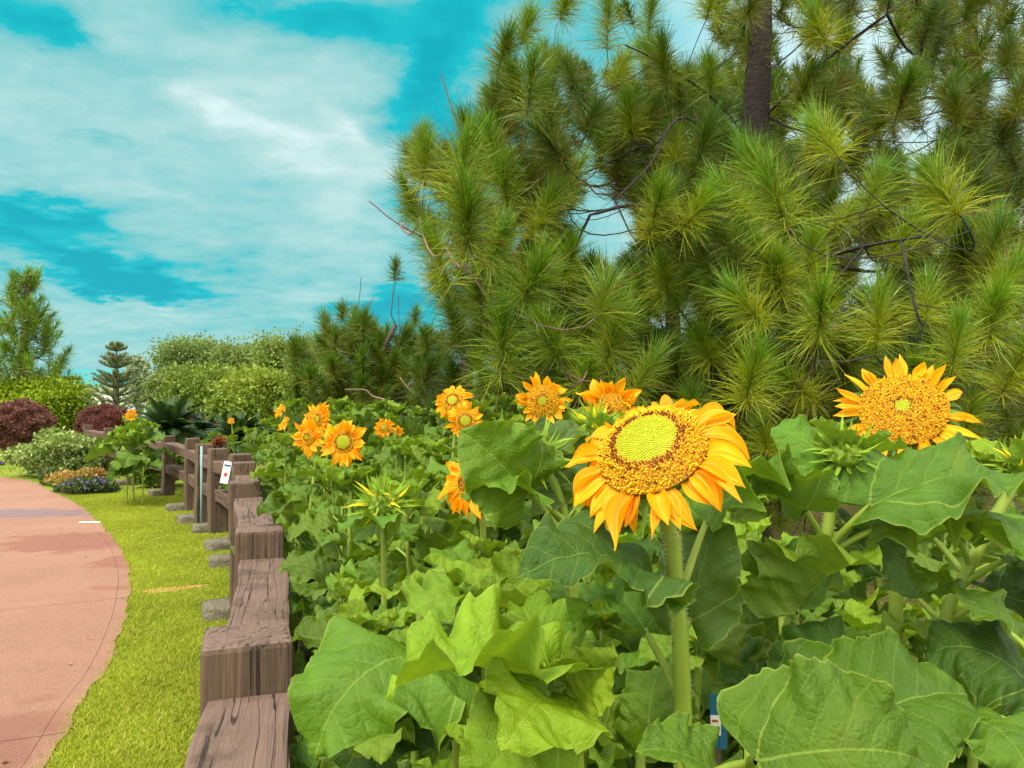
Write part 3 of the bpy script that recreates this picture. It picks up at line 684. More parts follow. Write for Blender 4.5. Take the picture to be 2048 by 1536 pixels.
# ---- the flowering plants, each planned from where its head stands
FL = []   # (px, py, width px, distance)
def cam_dir(c): return unit(np.array([0, 0, 1.5]) - c)
def sunflower(label, head, d, nrm, Wpx, disc=.5, base=None, nleaf=9, lsize=.24, seed=0, stem_r=.010, via=None, bright=.55, ztop=.12, hair=0, petals=28, pw=.3, extra=None, zlo=.25, **kw):
    px, py = head; c = P(px, py, d); tot = Wpx / F * d; Rd = tot * disc / 2; plen = tot / 2 - Rd * .9
    r = np.random.default_rng(seed)
    if base is None: base = (c[0] + r.normal(0, .06), c[1] + r.normal(.05, .06))
    org = np.array([base[0], base[1], 0.]); root = empty('sunflower', org); tag(root, label, 'sunflower', 'sunflowers in bloom')
    v = cam_dir(c); right = unit(np.cross(v, [0, 0, 1])) * -1; upv = np.cross(right, v) * -1
    right = np.array([1., 0, 0]); upv = np.array([0, 0, 1.]); n = unit(v + right * nrm[0] + upv * nrm[1])
    back = flower_head(c, n, Rd, petals, plen, tot * pw * .5, root, org, seed=seed, **kw)
    neck = back - n * .03 - np.array([0, 0, .05])
    ctl = [org, *([np.array(q_) for q_ in via] if via else [org * [.5, .5, 0] + neck * [.5, .5, .5]]), neck, back]
    pts = catmull(ctl, 8); zs = pts[:, 2] / max(.1, pts[:, 2].max()); rad = stem_r * (1.15 - .35 * np.clip(zs, 0, 1))
    sm = MB(); sm.tube(pts - org, rad, 12, SC)
    if hair: hairs(sm, pts - org, rad, hair, r)
    order = np.argsort(pts[:, 2]); sp_ = (pts - org)[order]
    sroot = sp_.copy(); 
    class Q: pass
    auto_leaves(root, np.zeros(3), sp_, rad, sm, r, nleaf, zlo, neck[2] - ztop, lsize, bright) if nleaf else None
    if extra:
        for (a, b, t_, up, mi, colr, ws) in extra:
            petiole(sm, np.array(a) - org, np.array(b) - org, .0055, .004, .06)
            put_leaf(b, t_, up, mi, colr, root, org, ws)
    sm.build('stem', M['stem'], root)
    FL.append((px, py, Wpx, d)); return root
UP = (0, 0, 1)
def hl(sp_px, sp_d, b_px, b_d, t_px, t_d, up=UP, mi=0, col=G_MID, ws=1.):
    return (P(*sp_px, sp_d), P(*b_px, b_d), P(*t_px, t_d), up, LEAVES[mi], col, ws)
h = P(1310, 905, .80)
sunflower('largest sunflower in front, drooping orange petals, wide yellow-green centre', (1303, 900), .80, (-.50, 1.12), 374, .60, base=(P(1372, 1400, .82)[0], .84), seed=3,
          via=[P(1385, 1536, .84) * [1, 1, 1] - [0, 0, .5], P(1365, 1390, .835), P(1352, 1200, .835), P(1345, 1080, .835)], nleaf=3, lsize=.24, ztop=.72, stem_r=.0115, hair=1800,
          petals=48, pw=.20, green=.55, brown=.13, nfl=1700, elev=-.20, droop=.8, dome=.42, bright=.4,
          extra=[hl((1342, 1200), .83, (1292, 1165), .81, (1030, 1150), .72, (.05, -.36, .92), 0, G_DARK, .85),
                 hl((1348, 1200), .83, (1335, 1200), .82, (1140, 1262), .80, (.1, .1, 1), 5, G_MID, .75),
                 hl((1352, 1290), .83, (1380, 1240), .87, (1450, 1040), .93, (-.5, -.8, .2), 0, G_BLUE, .9),
                 hl((1352, 1220), .83, (1412, 1045), .90, (1590, 985), .98, (.0, .5, 1), 5, G_MID, 1.0),
                 hl((1362, 1400), .83, (1290, 1260), .9, (1200, 1180), 1.0, (0, -.2, 1), 3, G_MID, 1.0)])
sunflower('sunflower head with sparse spiky petals and broad seedy disc, rightmost bloom', (1806, 818), 1.12, (-.02, .60), 262, .62, base=(P(1790, 1300, 1.18)[0], 1.2), seed=5, stem_r=.012,
          via=[P(1790, 1500, 1.19) - [0, 0, .3], P(1792, 1200, 1.18), P(1796, 1000, 1.17)], nleaf=3, lsize=.22, ztop=.6, petals=29, pw=.14, green=.17, brown=.05, nfl=1900, elev=.30, droop=.10, dome=.20, sparse=.06, deep=.06, hair=500)
sunflower('sunflower with upswept petals directly behind a green bud', (1222, 822), 2.0, (-.25, .05), 145, .52, seed=11, nleaf=8, green=.05, brown=.2, nfl=900, petals=26, pw=.28, elev=.45, droop=.0, ztop=.12)
sunflower('sunflower with a small round green centre against the pine needles', (1085, 802), 2.6, (-.05, .05), 112, .58, seed=13, nleaf=8, green=.28, brown=.08, nfl=800, petals=25, pw=.24, elev=.35, droop=.0)
sunflower('upper of two overlapping sunflowers below the leaning reddish trunk', (906, 803), 3.5, (-.25, .55), 82, .55, seed=15, nleaf=7, green=.42, brown=.2, nfl=600, petals=28, pw=.25, elev=.0, droop=.5)
sunflower('lower of two overlapping sunflowers, partly hidden by a broad leaf', (930, 842), 3.1, (.1, .2), 82, .5, seed=16, nleaf=7, green=.5, brown=.2, nfl=600, petals=26, pw=.25, elev=.2, droop=.2)
sunflower('sunflower with its right half covered by a hanging leaf', (938, 965), 1.9, (-.75, .15), 150, .45, seed=17, nleaf=6, green=.1, brown=.5, nfl=900, petals=30, pw=.28, elev=.1, droop=.55, ztop=.3, lsize=.2)
sunflower('upright oval sunflower with green centre on a bare tall stem', (688, 884), 3.0, (-.35, .1), 98, .45, seed=19, nleaf=5, green=.6, brown=.2, nfl=700, petals=34, pw=.26, elev=.1, droop=.25, ztop=.35, stem_r=.012)
sunflower('sunflower turned aside, top one of the left cluster', (638, 838), 3.7, (-.9, .1), 74, .42, seed=21, nleaf=6, green=.4, brown=.2, nfl=500, petals=32, pw=.28, elev=.1, droop=.2)
sunflower('sunflower with small round eye, lower one of the left cluster', (617, 874), 3.5, (-.8, -.05), 84, .40, seed=22, nleaf=6, green=.3, brown=.2, nfl=500, petals=34, pw=.28, elev=.1, droop=.2)
sunflower('small sunflower seen edge-on, higher of the pair near the cycads', (560, 822), 6.6, (-1.6, .9), 36, .4, seed=23, nleaf=6, green=.2, nfl=300, petals=26, pw=.3, elev=.1, droop=.1, lsize=.26)
sunflower('small sunflower seen edge-on, lower of the pair near the cycads', (568, 848), 6.2, (-1.6, .9), 36, .4, seed=24, nleaf=6, green=.2, nfl=300, petals=26, pw=.3, elev=.1, droop=.1, lsize=.26)
sunflower('small sunflower with a round green eye in the middle of the bed', (768, 855), 4.8, (-.2, .1), 42, .5, seed=25, nleaf=6, green=.5, brown=.1, nfl=400, petals=26, pw=.28, elev=.2, droop=.1)
sunflower('half-hidden small sunflower just right of the green-eyed one', (797, 862), 5.4, (.9, .4), 24, .4, seed=26, nleaf=6, green=.3, nfl=200, petals=22, pw=.3, elev=.3, droop=.1)
sunflower('tiny yellow sunflower in front of the rear cycad', (462, 842), 9.6, (-.3, .3), 15, .5, seed=27, nleaf=8, green=.3, nfl=150, petals=20, pw=.3, elev=.2, droop=.1, lsize=.28)

# ---- budding plants without open flowers
def bud_plant(label, group, top, d, nrm=(0, .4), Rb=.028, base=None, via=None, nleaf=9, lsize=.24, seed=0, stem_r=.009, bright=.6, extra=None, ztop=.08, young=4, opening=.5, yellow=.1, hair=0, zlo=.25, org_h=None):
    c = P(*top, d) if org_h is None else org_h
    r = np.random.default_rng(seed)
    if base is None: base = (c[0] + r.normal(0, .05), c[1] + r.normal(.03, .05))
    org = np.array([base[0], base[1], 0.]); root = empty('sunflower_plant', org); tag(root, label, 'sunflower plant', group)
    n = unit(np.array([nrm[0], -.25, 1.0])) if org_h is not None else unit(cam_dir(c) + np.array([nrm[0], 0, nrm[1] + .6]))
    ctl = [org, *([np.array(q_) for q_ in via] if via else [org * .5 + c * [.5, .5, .5]]), c - n * Rb * .5]
    pts = catmull(ctl, 8); zs = np.clip(pts[:, 2] / max(.1, pts[:, 2].max()), 0, 1); rad = stem_r * (1.15 - .45 * zs)
    sm = MB(); sm.tube(pts - org, rad, 10, SC)
    if hair: hairs(sm, pts - org, rad, hair, r)
    sp_ = (pts - org)[np.argsort(pts[:, 2])]
    if nleaf: auto_leaves(root, np.zeros(3), sp_, rad, sm, r, nleaf, zlo, c[2] - ztop, lsize, bright)
    for i in range(young):
        a = 2 * math.pi * i / max(1, young) + r.uniform(0, .8); hd = np.array([math.cos(a), math.sin(a), 0]); s_ = lsize * r.uniform(.35, .55)
        b = c - org - n * (.02 + .02 * r.random()) + hd * .012
        t = np.clip(bright + r.normal(.1, .2), 0, 1)
        put_leaf(b, b + unit(hd + np.array([0, 0, r.uniform(.2, 1.3)])) * s_, unit(np.array([0, 0, 1.]) - hd * .8), YOUNG[r.integers(4)], G_MID * (1 - t) + G_YEL * t * .85 + .15 * G_LITE * t, root, np.zeros(3), r.uniform(1, 1.4))
    if extra:
        for (a, b, t_, up, mi, colr, ws) in extra:
            petiole(sm, np.array(a) - org, np.array(b) - org, .0055, .004, .06)
            put_leaf(b, t_, up, mi, colr, root, org, ws)
    sm.build('stem', M['stem'], root)
    if Rb: bud_mb(c - org, n, Rb, seed, opening, yellow).build('bud', M['shrub'], root)
    return root
G1 = 'sunflower plants in bud'
bud_plant('tall plant with spiky green bud left of the rightmost bloom', G1, (1690, 905), 1.0, (0, .2), .024, base=(P(1500, 1536, 1.0)[0], 1.0), seed=31, hair=1200, stem_r=.011,
          via=[P(1500, 1536, 1.0) - [0, 0, .3], P(1570, 1300, 1.0), P(1640, 1130, 1.0), P(1664, 1010, 1.0)], nleaf=3, lsize=.2, ztop=.55, young=4, opening=.5, yellow=.02,
          extra=[hl((1660, 1020), 1.0, (1690, 955), 1.02, (1545, 850), 1.1, (.2, -.6, .8), 6, G_MID * 1.1, 1.2),
                 hl((1655, 1100), 1.0, (1740, 1012), .96, (2045, 990), 1.0, (.05, -.50, .87), 0, G_MID, .70),
                 hl((1655, 1110), 1.0, (1745, 1060), .98, (1960, 1090), 1.0, (.1, -.1, 1), 5, G_LITE, .8),
                 hl((1650, 1090), 1.0, (1610, 1020), .97, (1480, 960), .92, (0, .3, 1), 2, G_MID, 1.1),
                 hl((1600, 1210), 1.0, (1590, 1225), .97, (1765, 1130), .88, (-.2, .7, .6), 3, G_LITE, 1.35),
                 hl((1590, 1240), 1.0, (1580, 1215), .98, (1465, 1130), .95, (.3, .5, .7), 7, G_MID, 1.2),
                 hl((1650, 1120), 1.0, (1700, 1060), 1.03, (1790, 1180), 1.05, (.5, -.7, .4), 4, G_BLUE * .8, 1.0)])
bud_plant('plant with spiky green bud rising from an arching stem left of the largest bloom', G1, (1072, 912), 1.25, (-.3, .2), .032, base=(P(1140, 1300, 1.25)[0], 1.27), seed=32, hair=600, stem_r=.010,
          via=[P(1150, 1300, 1.27), P(1135, 1080, 1.27), P(1115, 980, 1.26)], nleaf=5, lsize=.22, ztop=.34, young=2, opening=.5, yellow=.02,
          extra=[hl((1128, 1040), 1.26, (1050, 985), 1.22, (920, 858), 1.18, (.25, -.95, .1), 2, G_MID, 1.25),
                 hl((1125, 1060), 1.26, (1060, 975), 1.28, (1160, 850), 1.35, (-.1, -.9, .3), 0, G_BLUE, 1.0),
                 hl((1135, 1090), 1.26, (1065, 990), 1.2, (930, 1000), 1.15, (0, -.2, 1), 5, G_MID, 1.0)])
bud_plant('plant with star-shaped half-open yellow-green bud in the bed', G1, (765, 1005), 1.7, (-.1, .0), .036, seed=33, nleaf=6, lsize=.2, ztop=.22, young=0, opening=.9, yellow=.22,
          extra=[hl((770, 1100), 1.72, (790, 1070), 1.7, (680, 1060), 1.6, UP, 1, G_MID, 1.1)])
bud_plant('plant with small yellow-tipped bud below the upswept bloom', G1, (1192, 852), 1.75, (-.1, .2), .034, seed=34, nleaf=6, lsize=.2, ztop=.14, young=3, opening=.7, yellow=.25)
bud_plant('plant topped by an open pale rosette leaning in from the right edge', G1, (2040, 930), 1.15, (.1, .3), .026, base=(P(1850, 1400, 1.15)[0], 1.15), seed=35, hair=800, stem_r=.012,
          via=[P(1820, 1536, 1.15) - [0, 0, .2], P(1880, 1290, 1.15), P(1940, 1130, 1.15), P(2010, 1000, 1.15)], nleaf=2, lsize=.2, ztop=.6, young=5,
          extra=[hl((1940, 1130), 1.15, (1905, 1060), 1.1, (2060, 1130), .95, (.1, -.75, .6), 4, G_MID * 1.15, 1.3),
                 hl((1925, 1170), 1.15, (2020, 1115), 1.1, (2150, 1180), 1.05, (0, -.3, 1), 0, G_MID, 1.1),
                 hl((1900, 1240), 1.15, (1995, 1190), 1.1, (2140, 1230), 1.1, (0, -.3, 1), 5, G_DARK, 1.1),
                 hl((1930, 1150), 1.15, (1850, 1060), 1.2, (1720, 1040), 1.25, (0, .2, 1), 6, G_MID, 1.0),
                 hl((1900, 1270), 1.15, (1830, 1190), 1.2, (1760, 1110), 1.2, (0, .1, 1), 2, G_DARK, 1.1)])
bud_plant('low pale yellow-green rosette with unopened bud in front of the largest stem', G1, (1110, 1365), .78, (0, .2), .016, base=(P(1200, 1536, .8)[0], .82), seed=36, stem_r=.008,
          via=[P(1190, 1536, .80) - [0, 0, .3], P(1150, 1450, .80)], nleaf=0, young=4, bright=.9, lsize=.20,
          extra=[hl((1115, 1400), .79, (1090, 1370), .78, (770, 1392), .72, (.05, -.12, 1), 3, G_YEL, .85),
                 hl((1120, 1400), .79, (1150, 1400), .77, (1235, 1315), .75, (-.45, -.8, .4), 2, G_YEL, 1.3),
                 hl((1120, 1400), .79, (1110, 1385), .78, (1000, 1490), .66, (.1, -.5, .85), 6, G_YEL * .9, 1.25),
                 hl((1120, 1390), .79, (1100, 1340), .82, (1040, 1215), .90, (.1, -.85, .4), 7, G_YEL * .8, 1.1),
                 hl((1125, 1420), .79, (1130, 1390), .83, (1170, 1260), .9, (-.3, -.8, .4), 6, G_LITE, 1.1),
                 hl((1140, 1430), .79, (1080, 1440), .76, (930, 1600), .70, (.2, -.5, .8), 0, G_LITE * 1.1, 1.2)])
bud_plant('bright leafy top with tiny bud beside the dark broad leaf', G1, (965, 1190), 1.15, (0, .3), .014, seed=37, nleaf=6, lsize=.22, ztop=.10, young=5, bright=.8,
          extra=[hl((970, 1230), 1.16, (940, 1200), 1.14, (800, 1255), 1.08, (0, -.4, 1), 5, G_LITE, 1.1),
                 hl((970, 1230), 1.16, (1010, 1210), 1.15, (1100, 1130), 1.2, (0, -.6, .8), 3, G_LITE, 1.1)])
bud_plant('plant with one huge pale veined leaf hanging towards the nearest fence post', G1, (900, 1290), 1.15, (0, .3), .012, seed=38, nleaf=5, lsize=.24, ztop=.15, young=4,
          extra=[hl((905, 1350), 1.17, (862, 1330), 1.08, (628, 1518), .92, (-.35, -.75, .55), 4, G_MID * 1.05, 1.05),
                 hl((905, 1400), 1.17, (830, 1430), 1.1, (690, 1560), 1.0, (.1, -.5, .8), 8, G_DARK, 1.1)])
bud_plant('plant with the broadest crinkled leaves filling the lower right corner', G1, (1500, 1480), .80, (0, .2), .0, base=(P(1500, 1536, .7)[0] + .0, .72), seed=39, stem_r=.009, nleaf=0, young=0,
          extra=[hl((1500, 1530), .74, (1515, 1522), .62, (1850, 1520), .60, (-.1, -.8, .58), 1, G_MID * .95, 1.2),
                 hl((1500, 1530), .76, (1640, 1470), .86, (1945, 1400), .86, (-.1, -.6, .8), 0, G_MID * .75, 1.2),
                 hl((1500, 1530), .76, (1600, 1380), .95, (1700, 1280), 1.0, (.0, -.6, .8), 5, G_DARK, 1.2),
                 hl((1500, 1530), .74, (1430, 1545), .70, (1270, 1500), .68, (.1, -.4, .9), 2, G_MID, 1.0),
                 hl((1500, 1530), .74, (1500, 1350), 1.02, (1440, 1240), 1.1, (-.1, -.7, .7), 1, G_LITE * .8, 1.2),
                 hl((1500, 1530), .80, (1500, 1380), 1.0, (1390, 1300), 1.08, (0, -.3, 1), 3, G_DARK, 1.0)])
bud_plant('plant with a dark broad leaf folded at the right edge below the rosette', G1, (2080, 1200), .9, (0, .2), .0, base=(P(2100, 1536, .95)[0], .95), seed=40, stem_r=.010, nleaf=2, lsize=.2, young=0,
          extra=[hl((2090, 1400), .93, (2060, 1370), .92, (1850, 1320), .98, (0, -.5, .9), 4, G_DARK, 1.2),
                 hl((2090, 1450), .93, (1925, 1440), .85, (2070, 1580), .75, (.1, -.7, .6), 1, G_MID, 1.2)])
bud_plant('plant with bright up-curled leaves between the bud stem and the crinkled leaves', G1, (1470, 1150), 1.5, (0, .2), .015, seed=41, nleaf=7, lsize=.2, ztop=.1, young=4)
bud_plant('plant low at the bottom edge with dark glossy leaves', G1, (1280, 1480), .95, (0, .2), .0, seed=42, nleaf=6, lsize=.24, ztop=.03, young=3)
for sd_, tp_, d_, lb_ in ((81, (760, 1440), 1.0, 'low dark-leaved plant under the huge pale veined leaf'), (82, (1010, 1500), .85, 'low small-leaved plant at the bottom edge under the pale rosette'), (83, (1400, 1290), 1.25, 'small-leaved plant just right of the thickest stem'),
                      (84, (1700, 1300), 1.15, 'short leafy plant behind the crinkled broad leaves'), (85, (1560, 1180), 1.3, 'leafy plant filling the gap below the right bud'), (86, (1960, 1300), 1.1, 'leafy plant low at the right edge beneath the rosette stem'), (87, (700, 1250), 1.45, 'leafy plant beside the second fence post in front'), (88, (840, 1180), 1.4, 'leafy plant left of the bright leafy top')):
    bud_plant(lb_, 'small-leaved plants in the foreground', tp_, d_, (0, .2), .010, seed=sd_, nleaf=10, lsize=.17, ztop=.05, young=5, bright=.75)

# ---- the rest of the bed: leafy plants copied from a few sources
GEN = []
def gen_plant(seed, H):
    return bud_plant('x', 'leafy sunflower plants crowding the bed', None, 0, Rb=.022 if seed % 2 else .012, base=(0, 0), nleaf=16, lsize=.26, seed=seed, org_h=np.array([.04 * math.sin(seed), .04 * math.cos(seed), H]), bright=.7, young=5, zlo=.25, ztop=.07, yellow=.05)
def copy_tree(o, parent=None):
    c = o.copy(); C.objects.link(c); c.parent = parent
    for ch in o.children: copy_tree(ch, c)
    return c
for s_ in range(7): GEN.append(gen_plant(60 + s_, 1.3))
used = [False] * 7; spots = []
r = np.random.default_rng(5)
tries = 0
while len(spots) < 118 and tries < 9000:
    tries += 1
    y_ = 1.25 + 6.9 * r.random(); xl_ = fence_x(y_) + .30; xr_ = right_x(y_)
    x_ = xl_ + (xr_ - xl_) * r.random()
    if x_ > xr_ or any((x_ - a) ** 2 + (y_ - b) ** 2 < (.30 if y_ < 4 else .38) ** 2 for a, b, _ in spots): continue
    H = 1.40 + r.normal(0, .05) - .04 * (y_ < 3)
    if y_ < 2.6: H -= .30 * (2.6 - y_) / 1.4
    if x_ - fence_x(y_) < .6: H -= .10 + .10 * r.random()
    px_ = 1024 + F * x_ / y_
    for (fx, fy, fw, fd) in FL + [(1070, 915, 110, 1.25), (765, 1005, 90, 1.7), (1192, 852, 90, 1.75)]:
        if fd > y_ - .1 and abs(px_ - fx) < fw * .5 + .26 * F / y_:
            H = min(H, 1.5 - (fy + fw * .48 - 800) / F * y_ - .05)
    if H < .6: continue
    spots.append((x_, y_, H))
for px_, d_, ty_ in ((1455, 1.95, 1075), (1560, 1.7, 1120), (1680, 1.75, 1110), (1800, 1.7, 1080), (1930, 1.8, 1060), (2030, 1.6, 1090), (1440, 2.6, 1060), (1990, 1.35, 1250), (1700, 1.35, 1270), (1400, 1.5, 1130), (1860, 2.5, 1010), (2080, 2.2, 1000)):
    spots.append(((px_ - 1024) / F * d_, d_, 1.5 - (ty_ - 800) / F * d_))
spots.sort(key=lambda s: s[1])
ORD = ['front', 'nearest', 'second', 'third', 'fourth', 'fifth', 'sixth', 'seventh', 'eighth', 'ninth', 'tenth', 'eleventh', 'twelfth']
NICK = ['largest bloom', 'rightmost bloom', 'upswept bloom', 'round-eyed bloom', 'upper paired bloom', 'lower paired bloom', 'leaf-covered bloom', 'tall oval bloom',
        'left cluster top bloom', 'left cluster low bloom', 'higher edge-on bloom', 'lower edge-on bloom', 'small mid-bed bloom', 'half-hidden bloom', 'tiny cycad-side bloom']
FP = [P(a_, b_, d_) for a_, b_, w_, d_ in FL]
def zone(x_, y_):
    if x_ - fence_x(y_) < .75:
        j = int(np.argmin([abs(b_ - y_) for a_, b_ in fence_pts[:11]])); rel = 'just before' if fence_pts[j][1] > y_ else 'just past'
        return 'leafy flowerless sunflower plant crowding the fence %s the %s post' % (rel, ORD[max(1, j)]), 'leafy sunflower plants along the fence'
    dd = [math.hypot(p_[0] - x_, p_[1] - y_) for p_ in FP[:len(NICK)]]; j = int(np.argmin(dd)); dx, dy = x_ - FP[j][0], y_ - FP[j][1]
    rel = ('right of' if dx > 0 else 'left of') if abs(dx) > abs(dy) else ('behind' if dy > 0 else 'in front of')
    g_ = 'leafy sunflower plants nearest the viewer' if y_ < 2.4 else ('leafy sunflower plants in mid bed' if y_ < 5 else 'leafy sunflower plants at the far end')
    return 'leafy flowerless sunflower plant %s the %s' % (rel, NICK[j]), g_
USED = set()
for i, (x_, y_, H) in enumerate(spots):
    g = i % 7; src = GEN[g]
    if used[g]: o = copy_tree(src)
    else: o = src; used[g] = True
    o.location = (x_, y_, 0); o.rotation_euler = (r.normal(0, .03), r.normal(0, .03), r.uniform(0, 6.28)); s_ = H / 1.3
    o.scale = (s_ * .5 + .5,) * 2 + (s_,)
    lb_, gr_ = zone(x_, y_)
    if lb_ in USED:
        if 'crowding the fence' in lb_: alt = [lb_.replace('crowding the fence', 'one step in from the fence'), lb_.replace('crowding the fence', 'two steps in from the fence'), lb_.replace('leafy', 'shorter leafy')]
        else:
            dd = np.argsort([math.hypot(p_[0] - x_, p_[1] - y_) for p_ in FP[:len(NICK)]]); alt = ['flowerless sunflower plant between the %s and the %s' % (NICK[dd[0]], NICK[dd[q_]]) for q_ in (1, 2, 3)]
            r_ = lambda j_: ('right of' if x_ > FP[j_][0] else 'left of') + ' and ' + ('behind' if y_ > FP[j_][1] else 'in front of')
            alt += ['leafy flowerless sunflower plant %s the %s' % (r_(j_), NICK[j_]) for j_ in dd[:9]]
        lb_ = next((a_ for a_ in alt if a_ not in USED), lb_)
    USED.add(lb_); o['label'], o['group'] = lb_, gr_
# copies too: tint each leaf a little differently
for o in bpy.data.objects:
    if o.name.startswith('leaf'):
        f_ = r.uniform(.82, 1.18); o.color = (min(1, o.color[0] * f_ * r.uniform(.9, 1.15)), min(1, o.color[1] * f_), o.color[2] * f_, 1)

# clump of tall sunflowers by the path bend
for i, (px, py, bx, d, lab, fl) in enumerate([(258, 862, 256, 10.6, 'left of the three slender sunflower plants by the path bend', 0), (266, 830, 270, 10.9, 'sunflower with an orange bloom, tallest of the three by the path bend', 1), (290, 850, 287, 10.5, 'right of the three slender sunflower plants by the path bend', 2)]):
    bx_ = (bx - 1024) / F * d
    if fl == 1: sunflower(lab, (262, 830), d, (-.4, .2), 24, .5, base=(bx_, d), seed=70, nleaf=11, green=.3, nfl=150, petals=24, pw=.34, lsize=.36, zlo=.45, bright=.75, elev=.2, droop=.2)
    else: bud_plant(lab, 'slender sunflower plants by the path bend', (px, py), d, base=(bx_, d), seed=70 + i, nleaf=12, lsize=.36, zlo=.4, bright=.8, Rb=.03, yellow=.4)

# ---------------------------------------------------------------- pine trees
def needles(pos, axis, L, nl, n, r, tone, yel, dead=.03, droop=.15, wd=.0011):
    "one tuft: needles all round the end of a shoot; returns verts and colours (7 verts each)"
    axis = unit(axis); s_ = r.random(n) ** .8
    ref = unit(np.cross(axis, [.3, .5, .81])); ref2 = np.cross(axis, ref); ph = r.uniform(0, 6.28, n)
    rad = np.cos(ph)[:, None] * ref + np.sin(ph)[:, None] * ref2
    a = (1.5 - 1.25 * s_ ** 1.1) + r.normal(0, .27, n)
    d = axis * np.cos(a)[:, None] + rad * np.sin(a)[:, None]
    p0 = pos + axis * ((s_ - .55) * L)[:, None]
    ln = nl * r.uniform(.55, 1.15, n)[:, None]
    g = droop * (1.1 - .75 * s_)[:, None] + r.normal(0, .07, (n, 1))
    cv = r.normal(0, .16, (n, 3)) - axis * .10 * (1 - s_)[:, None]
    side = unit(np.cross(d, rand_dirs(n, r))) * wd
    out = []
    for t, w_ in ((0, 1), (.38, 1), (.72, .8)):
        p = p0 + d * ln * t + np.array([0, 0, -1]) * g * ln * t * t + cv * ln * t * t
        out += [p - side * w_, p + side * w_]
    out.append(p0 + d * ln + np.array([0, 0, -1]) * g * ln + cv * ln)
    v = np.stack(out, 1)
    cg = np.array([.080, .162, .009]) * tone; cy = np.array([.35, .345, .010]) * tone; cdk = np.array([.062, .150, .008]) * tone
    f = np.clip(yel * (1.2 - s_) * 1.3 + r.normal(0, .15, n), 0, 1)[:, None]
    c = cg * (1 - f) + cy * f; c = np.where((s_ > .75)[:, None], c * .6 + cdk * .4 + np.array([0, .025, 0]), c)
    c = np.where((r.random(n) < dead)[:, None], np.array([.26, .13, .04]), c) * r.uniform(.8, 1.2, (n, 1))
    cc = np.repeat(c[:, None], 7, 1); cc[:, 6] *= 1.2
    return v, cc
def pine(label, trunk, trad, tufts, seed, nn=360, bark=(.075, .055, .045), cat='pine tree', group='pine trees', name='pine_tree', nodes_from=.25, wd=.0015, twig=.0035, extra_limbs=()):
    """trunk: list of points; tufts: (pos, radius, tone, yellowness). Twigs grow back from every tuft to the nearest limb."""
    r = np.random.default_rng(seed); trunk = catmull(trunk, 6); org = np.array([trunk[0][0], trunk[0][1], 0.])
    root = empty(name, org); tag(root, label, cat, group)
    NV, NC = [], []
    nodes = []; par = []; plen = []; cnt = []
    n0 = int(len(trunk) * nodes_from)
    for i in range(n0, len(trunk)): nodes.append(trunk[i]); par.append(len(nodes) - 2 if i > n0 else -1); plen.append(0.); cnt.append(0)
    nt = len(nodes)
    for lb in extra_limbs:
        lp = catmull(lb, 6); A = np.array(nodes[:nt]); k_ = int(np.argmin(np.linalg.norm(A - lp[0], axis=1))); pl0 = 0
        for q_ in lp[1:]: nodes.append(q_); par.append(k_); pl0 += .1; plen.append(pl0 * .3); cnt.append(3); k_ = len(nodes) - 1
    ax = trunk[:, :2]
    order = sorted(range(len(tufts)), key=lambda i: np.linalg.norm(np.array(tufts[i][0][:2]) - trunk[len(trunk) // 2][:2]))
    for i in order:
        pos, rad, tone, yel = tufts[i]; pos = np.asarray(pos, float)
        A = np.array(nodes); dd = np.linalg.norm(A - pos, axis=1); below = np.maximum(0, A[:, 2] - pos[2] + .15)
        k_ = int(np.argmin(dd + .45 * np.array(plen) + 1.2 * below)); a = A[k_]
        outw = pos - a; outw[2] = 0
        axd = unit(np.array([0, 0, 1.15]) + unit(outw) * r.uniform(.1, .7) + r.normal(0, .30, 3))
        L = rad * r.uniform(.8, 1.5)
        end = pos - axd * L * .5; ctl = end - axd * np.linalg.norm(end - a) * .45 + r.normal(0, .04, 3)
        seg = max(3, min(7, int(np.linalg.norm(end - a) / .18) + 2)); pts = bez(a, ctl, end, seg + 1)
        for j in range(1, seg + 1):
            nodes.append(pts[j]); par.append(k_); plen.append(plen[k_] + np.linalg.norm(pts[j] - nodes[k_])); cnt.append(0); k_ = len(nodes) - 1
        nodes.append(pos + axd * L * .45); par.append(k_); plen.append(plen[k_] + L); cnt.append(0); kk = len(nodes) - 1
        while kk >= nt: cnt[kk] += 1; kk = par[kk]
        n_ = int(nn * r.uniform(.85, 1.15))
        v, c = needles(pos, axd, L, rad * .95, n_, r, tone, yel, wd=wd * (1 + .3 * r.random()))
        NV.append(v); NC.append(c)
    bm_ = MB(); bc = np.array(bark)
    tt = np.linspace(0, 1, len(trunk)); tm = MB()
    # trunk with a lumpy surface
    tm.tube(trunk - org, trad * (1 - .62 * tt) * (1 + .05 * np.sin(tt * 60)), 16, bc)
    tm.build('trunk', M['bark'], root)
    nodes = np.array(nodes); ch = {}
    for i in range(nt, len(nodes)): ch.setdefault(par[i], []).append(i)
    # chains
    done = set()
    for i in range(nt, len(nodes)):
        if i in done: continue
        chain = [par[i] if par[i] >= 0 else i, i]; done.add(i); cur = i
        while True:
            nx = [c_ for c_ in ch.get(cur, []) if c_ not in done]
            if not nx: break
            cur = max(nx, key=lambda c_: cnt[c_]); done.add(cur); chain.append(cur)
        pts = nodes[chain] - org; rr = np.array([twig * max(1, cnt[c_]) ** .45 for c_ in chain]); rr[0] = rr[1] * 1.05; rr = np.minimum(rr, trad * .5)
        g_ = r.uniform(.7, 1.5); bm_.tube(pts, rr, 6, bc * g_ + .03 * r.random(), cap=False)
    if bm_.n: bm_.build('branches', M['bark'], root)
    V = np.concatenate(NV); CC = np.concatenate(NC); n = len(V); base = np.arange(n)[:, None] * 7
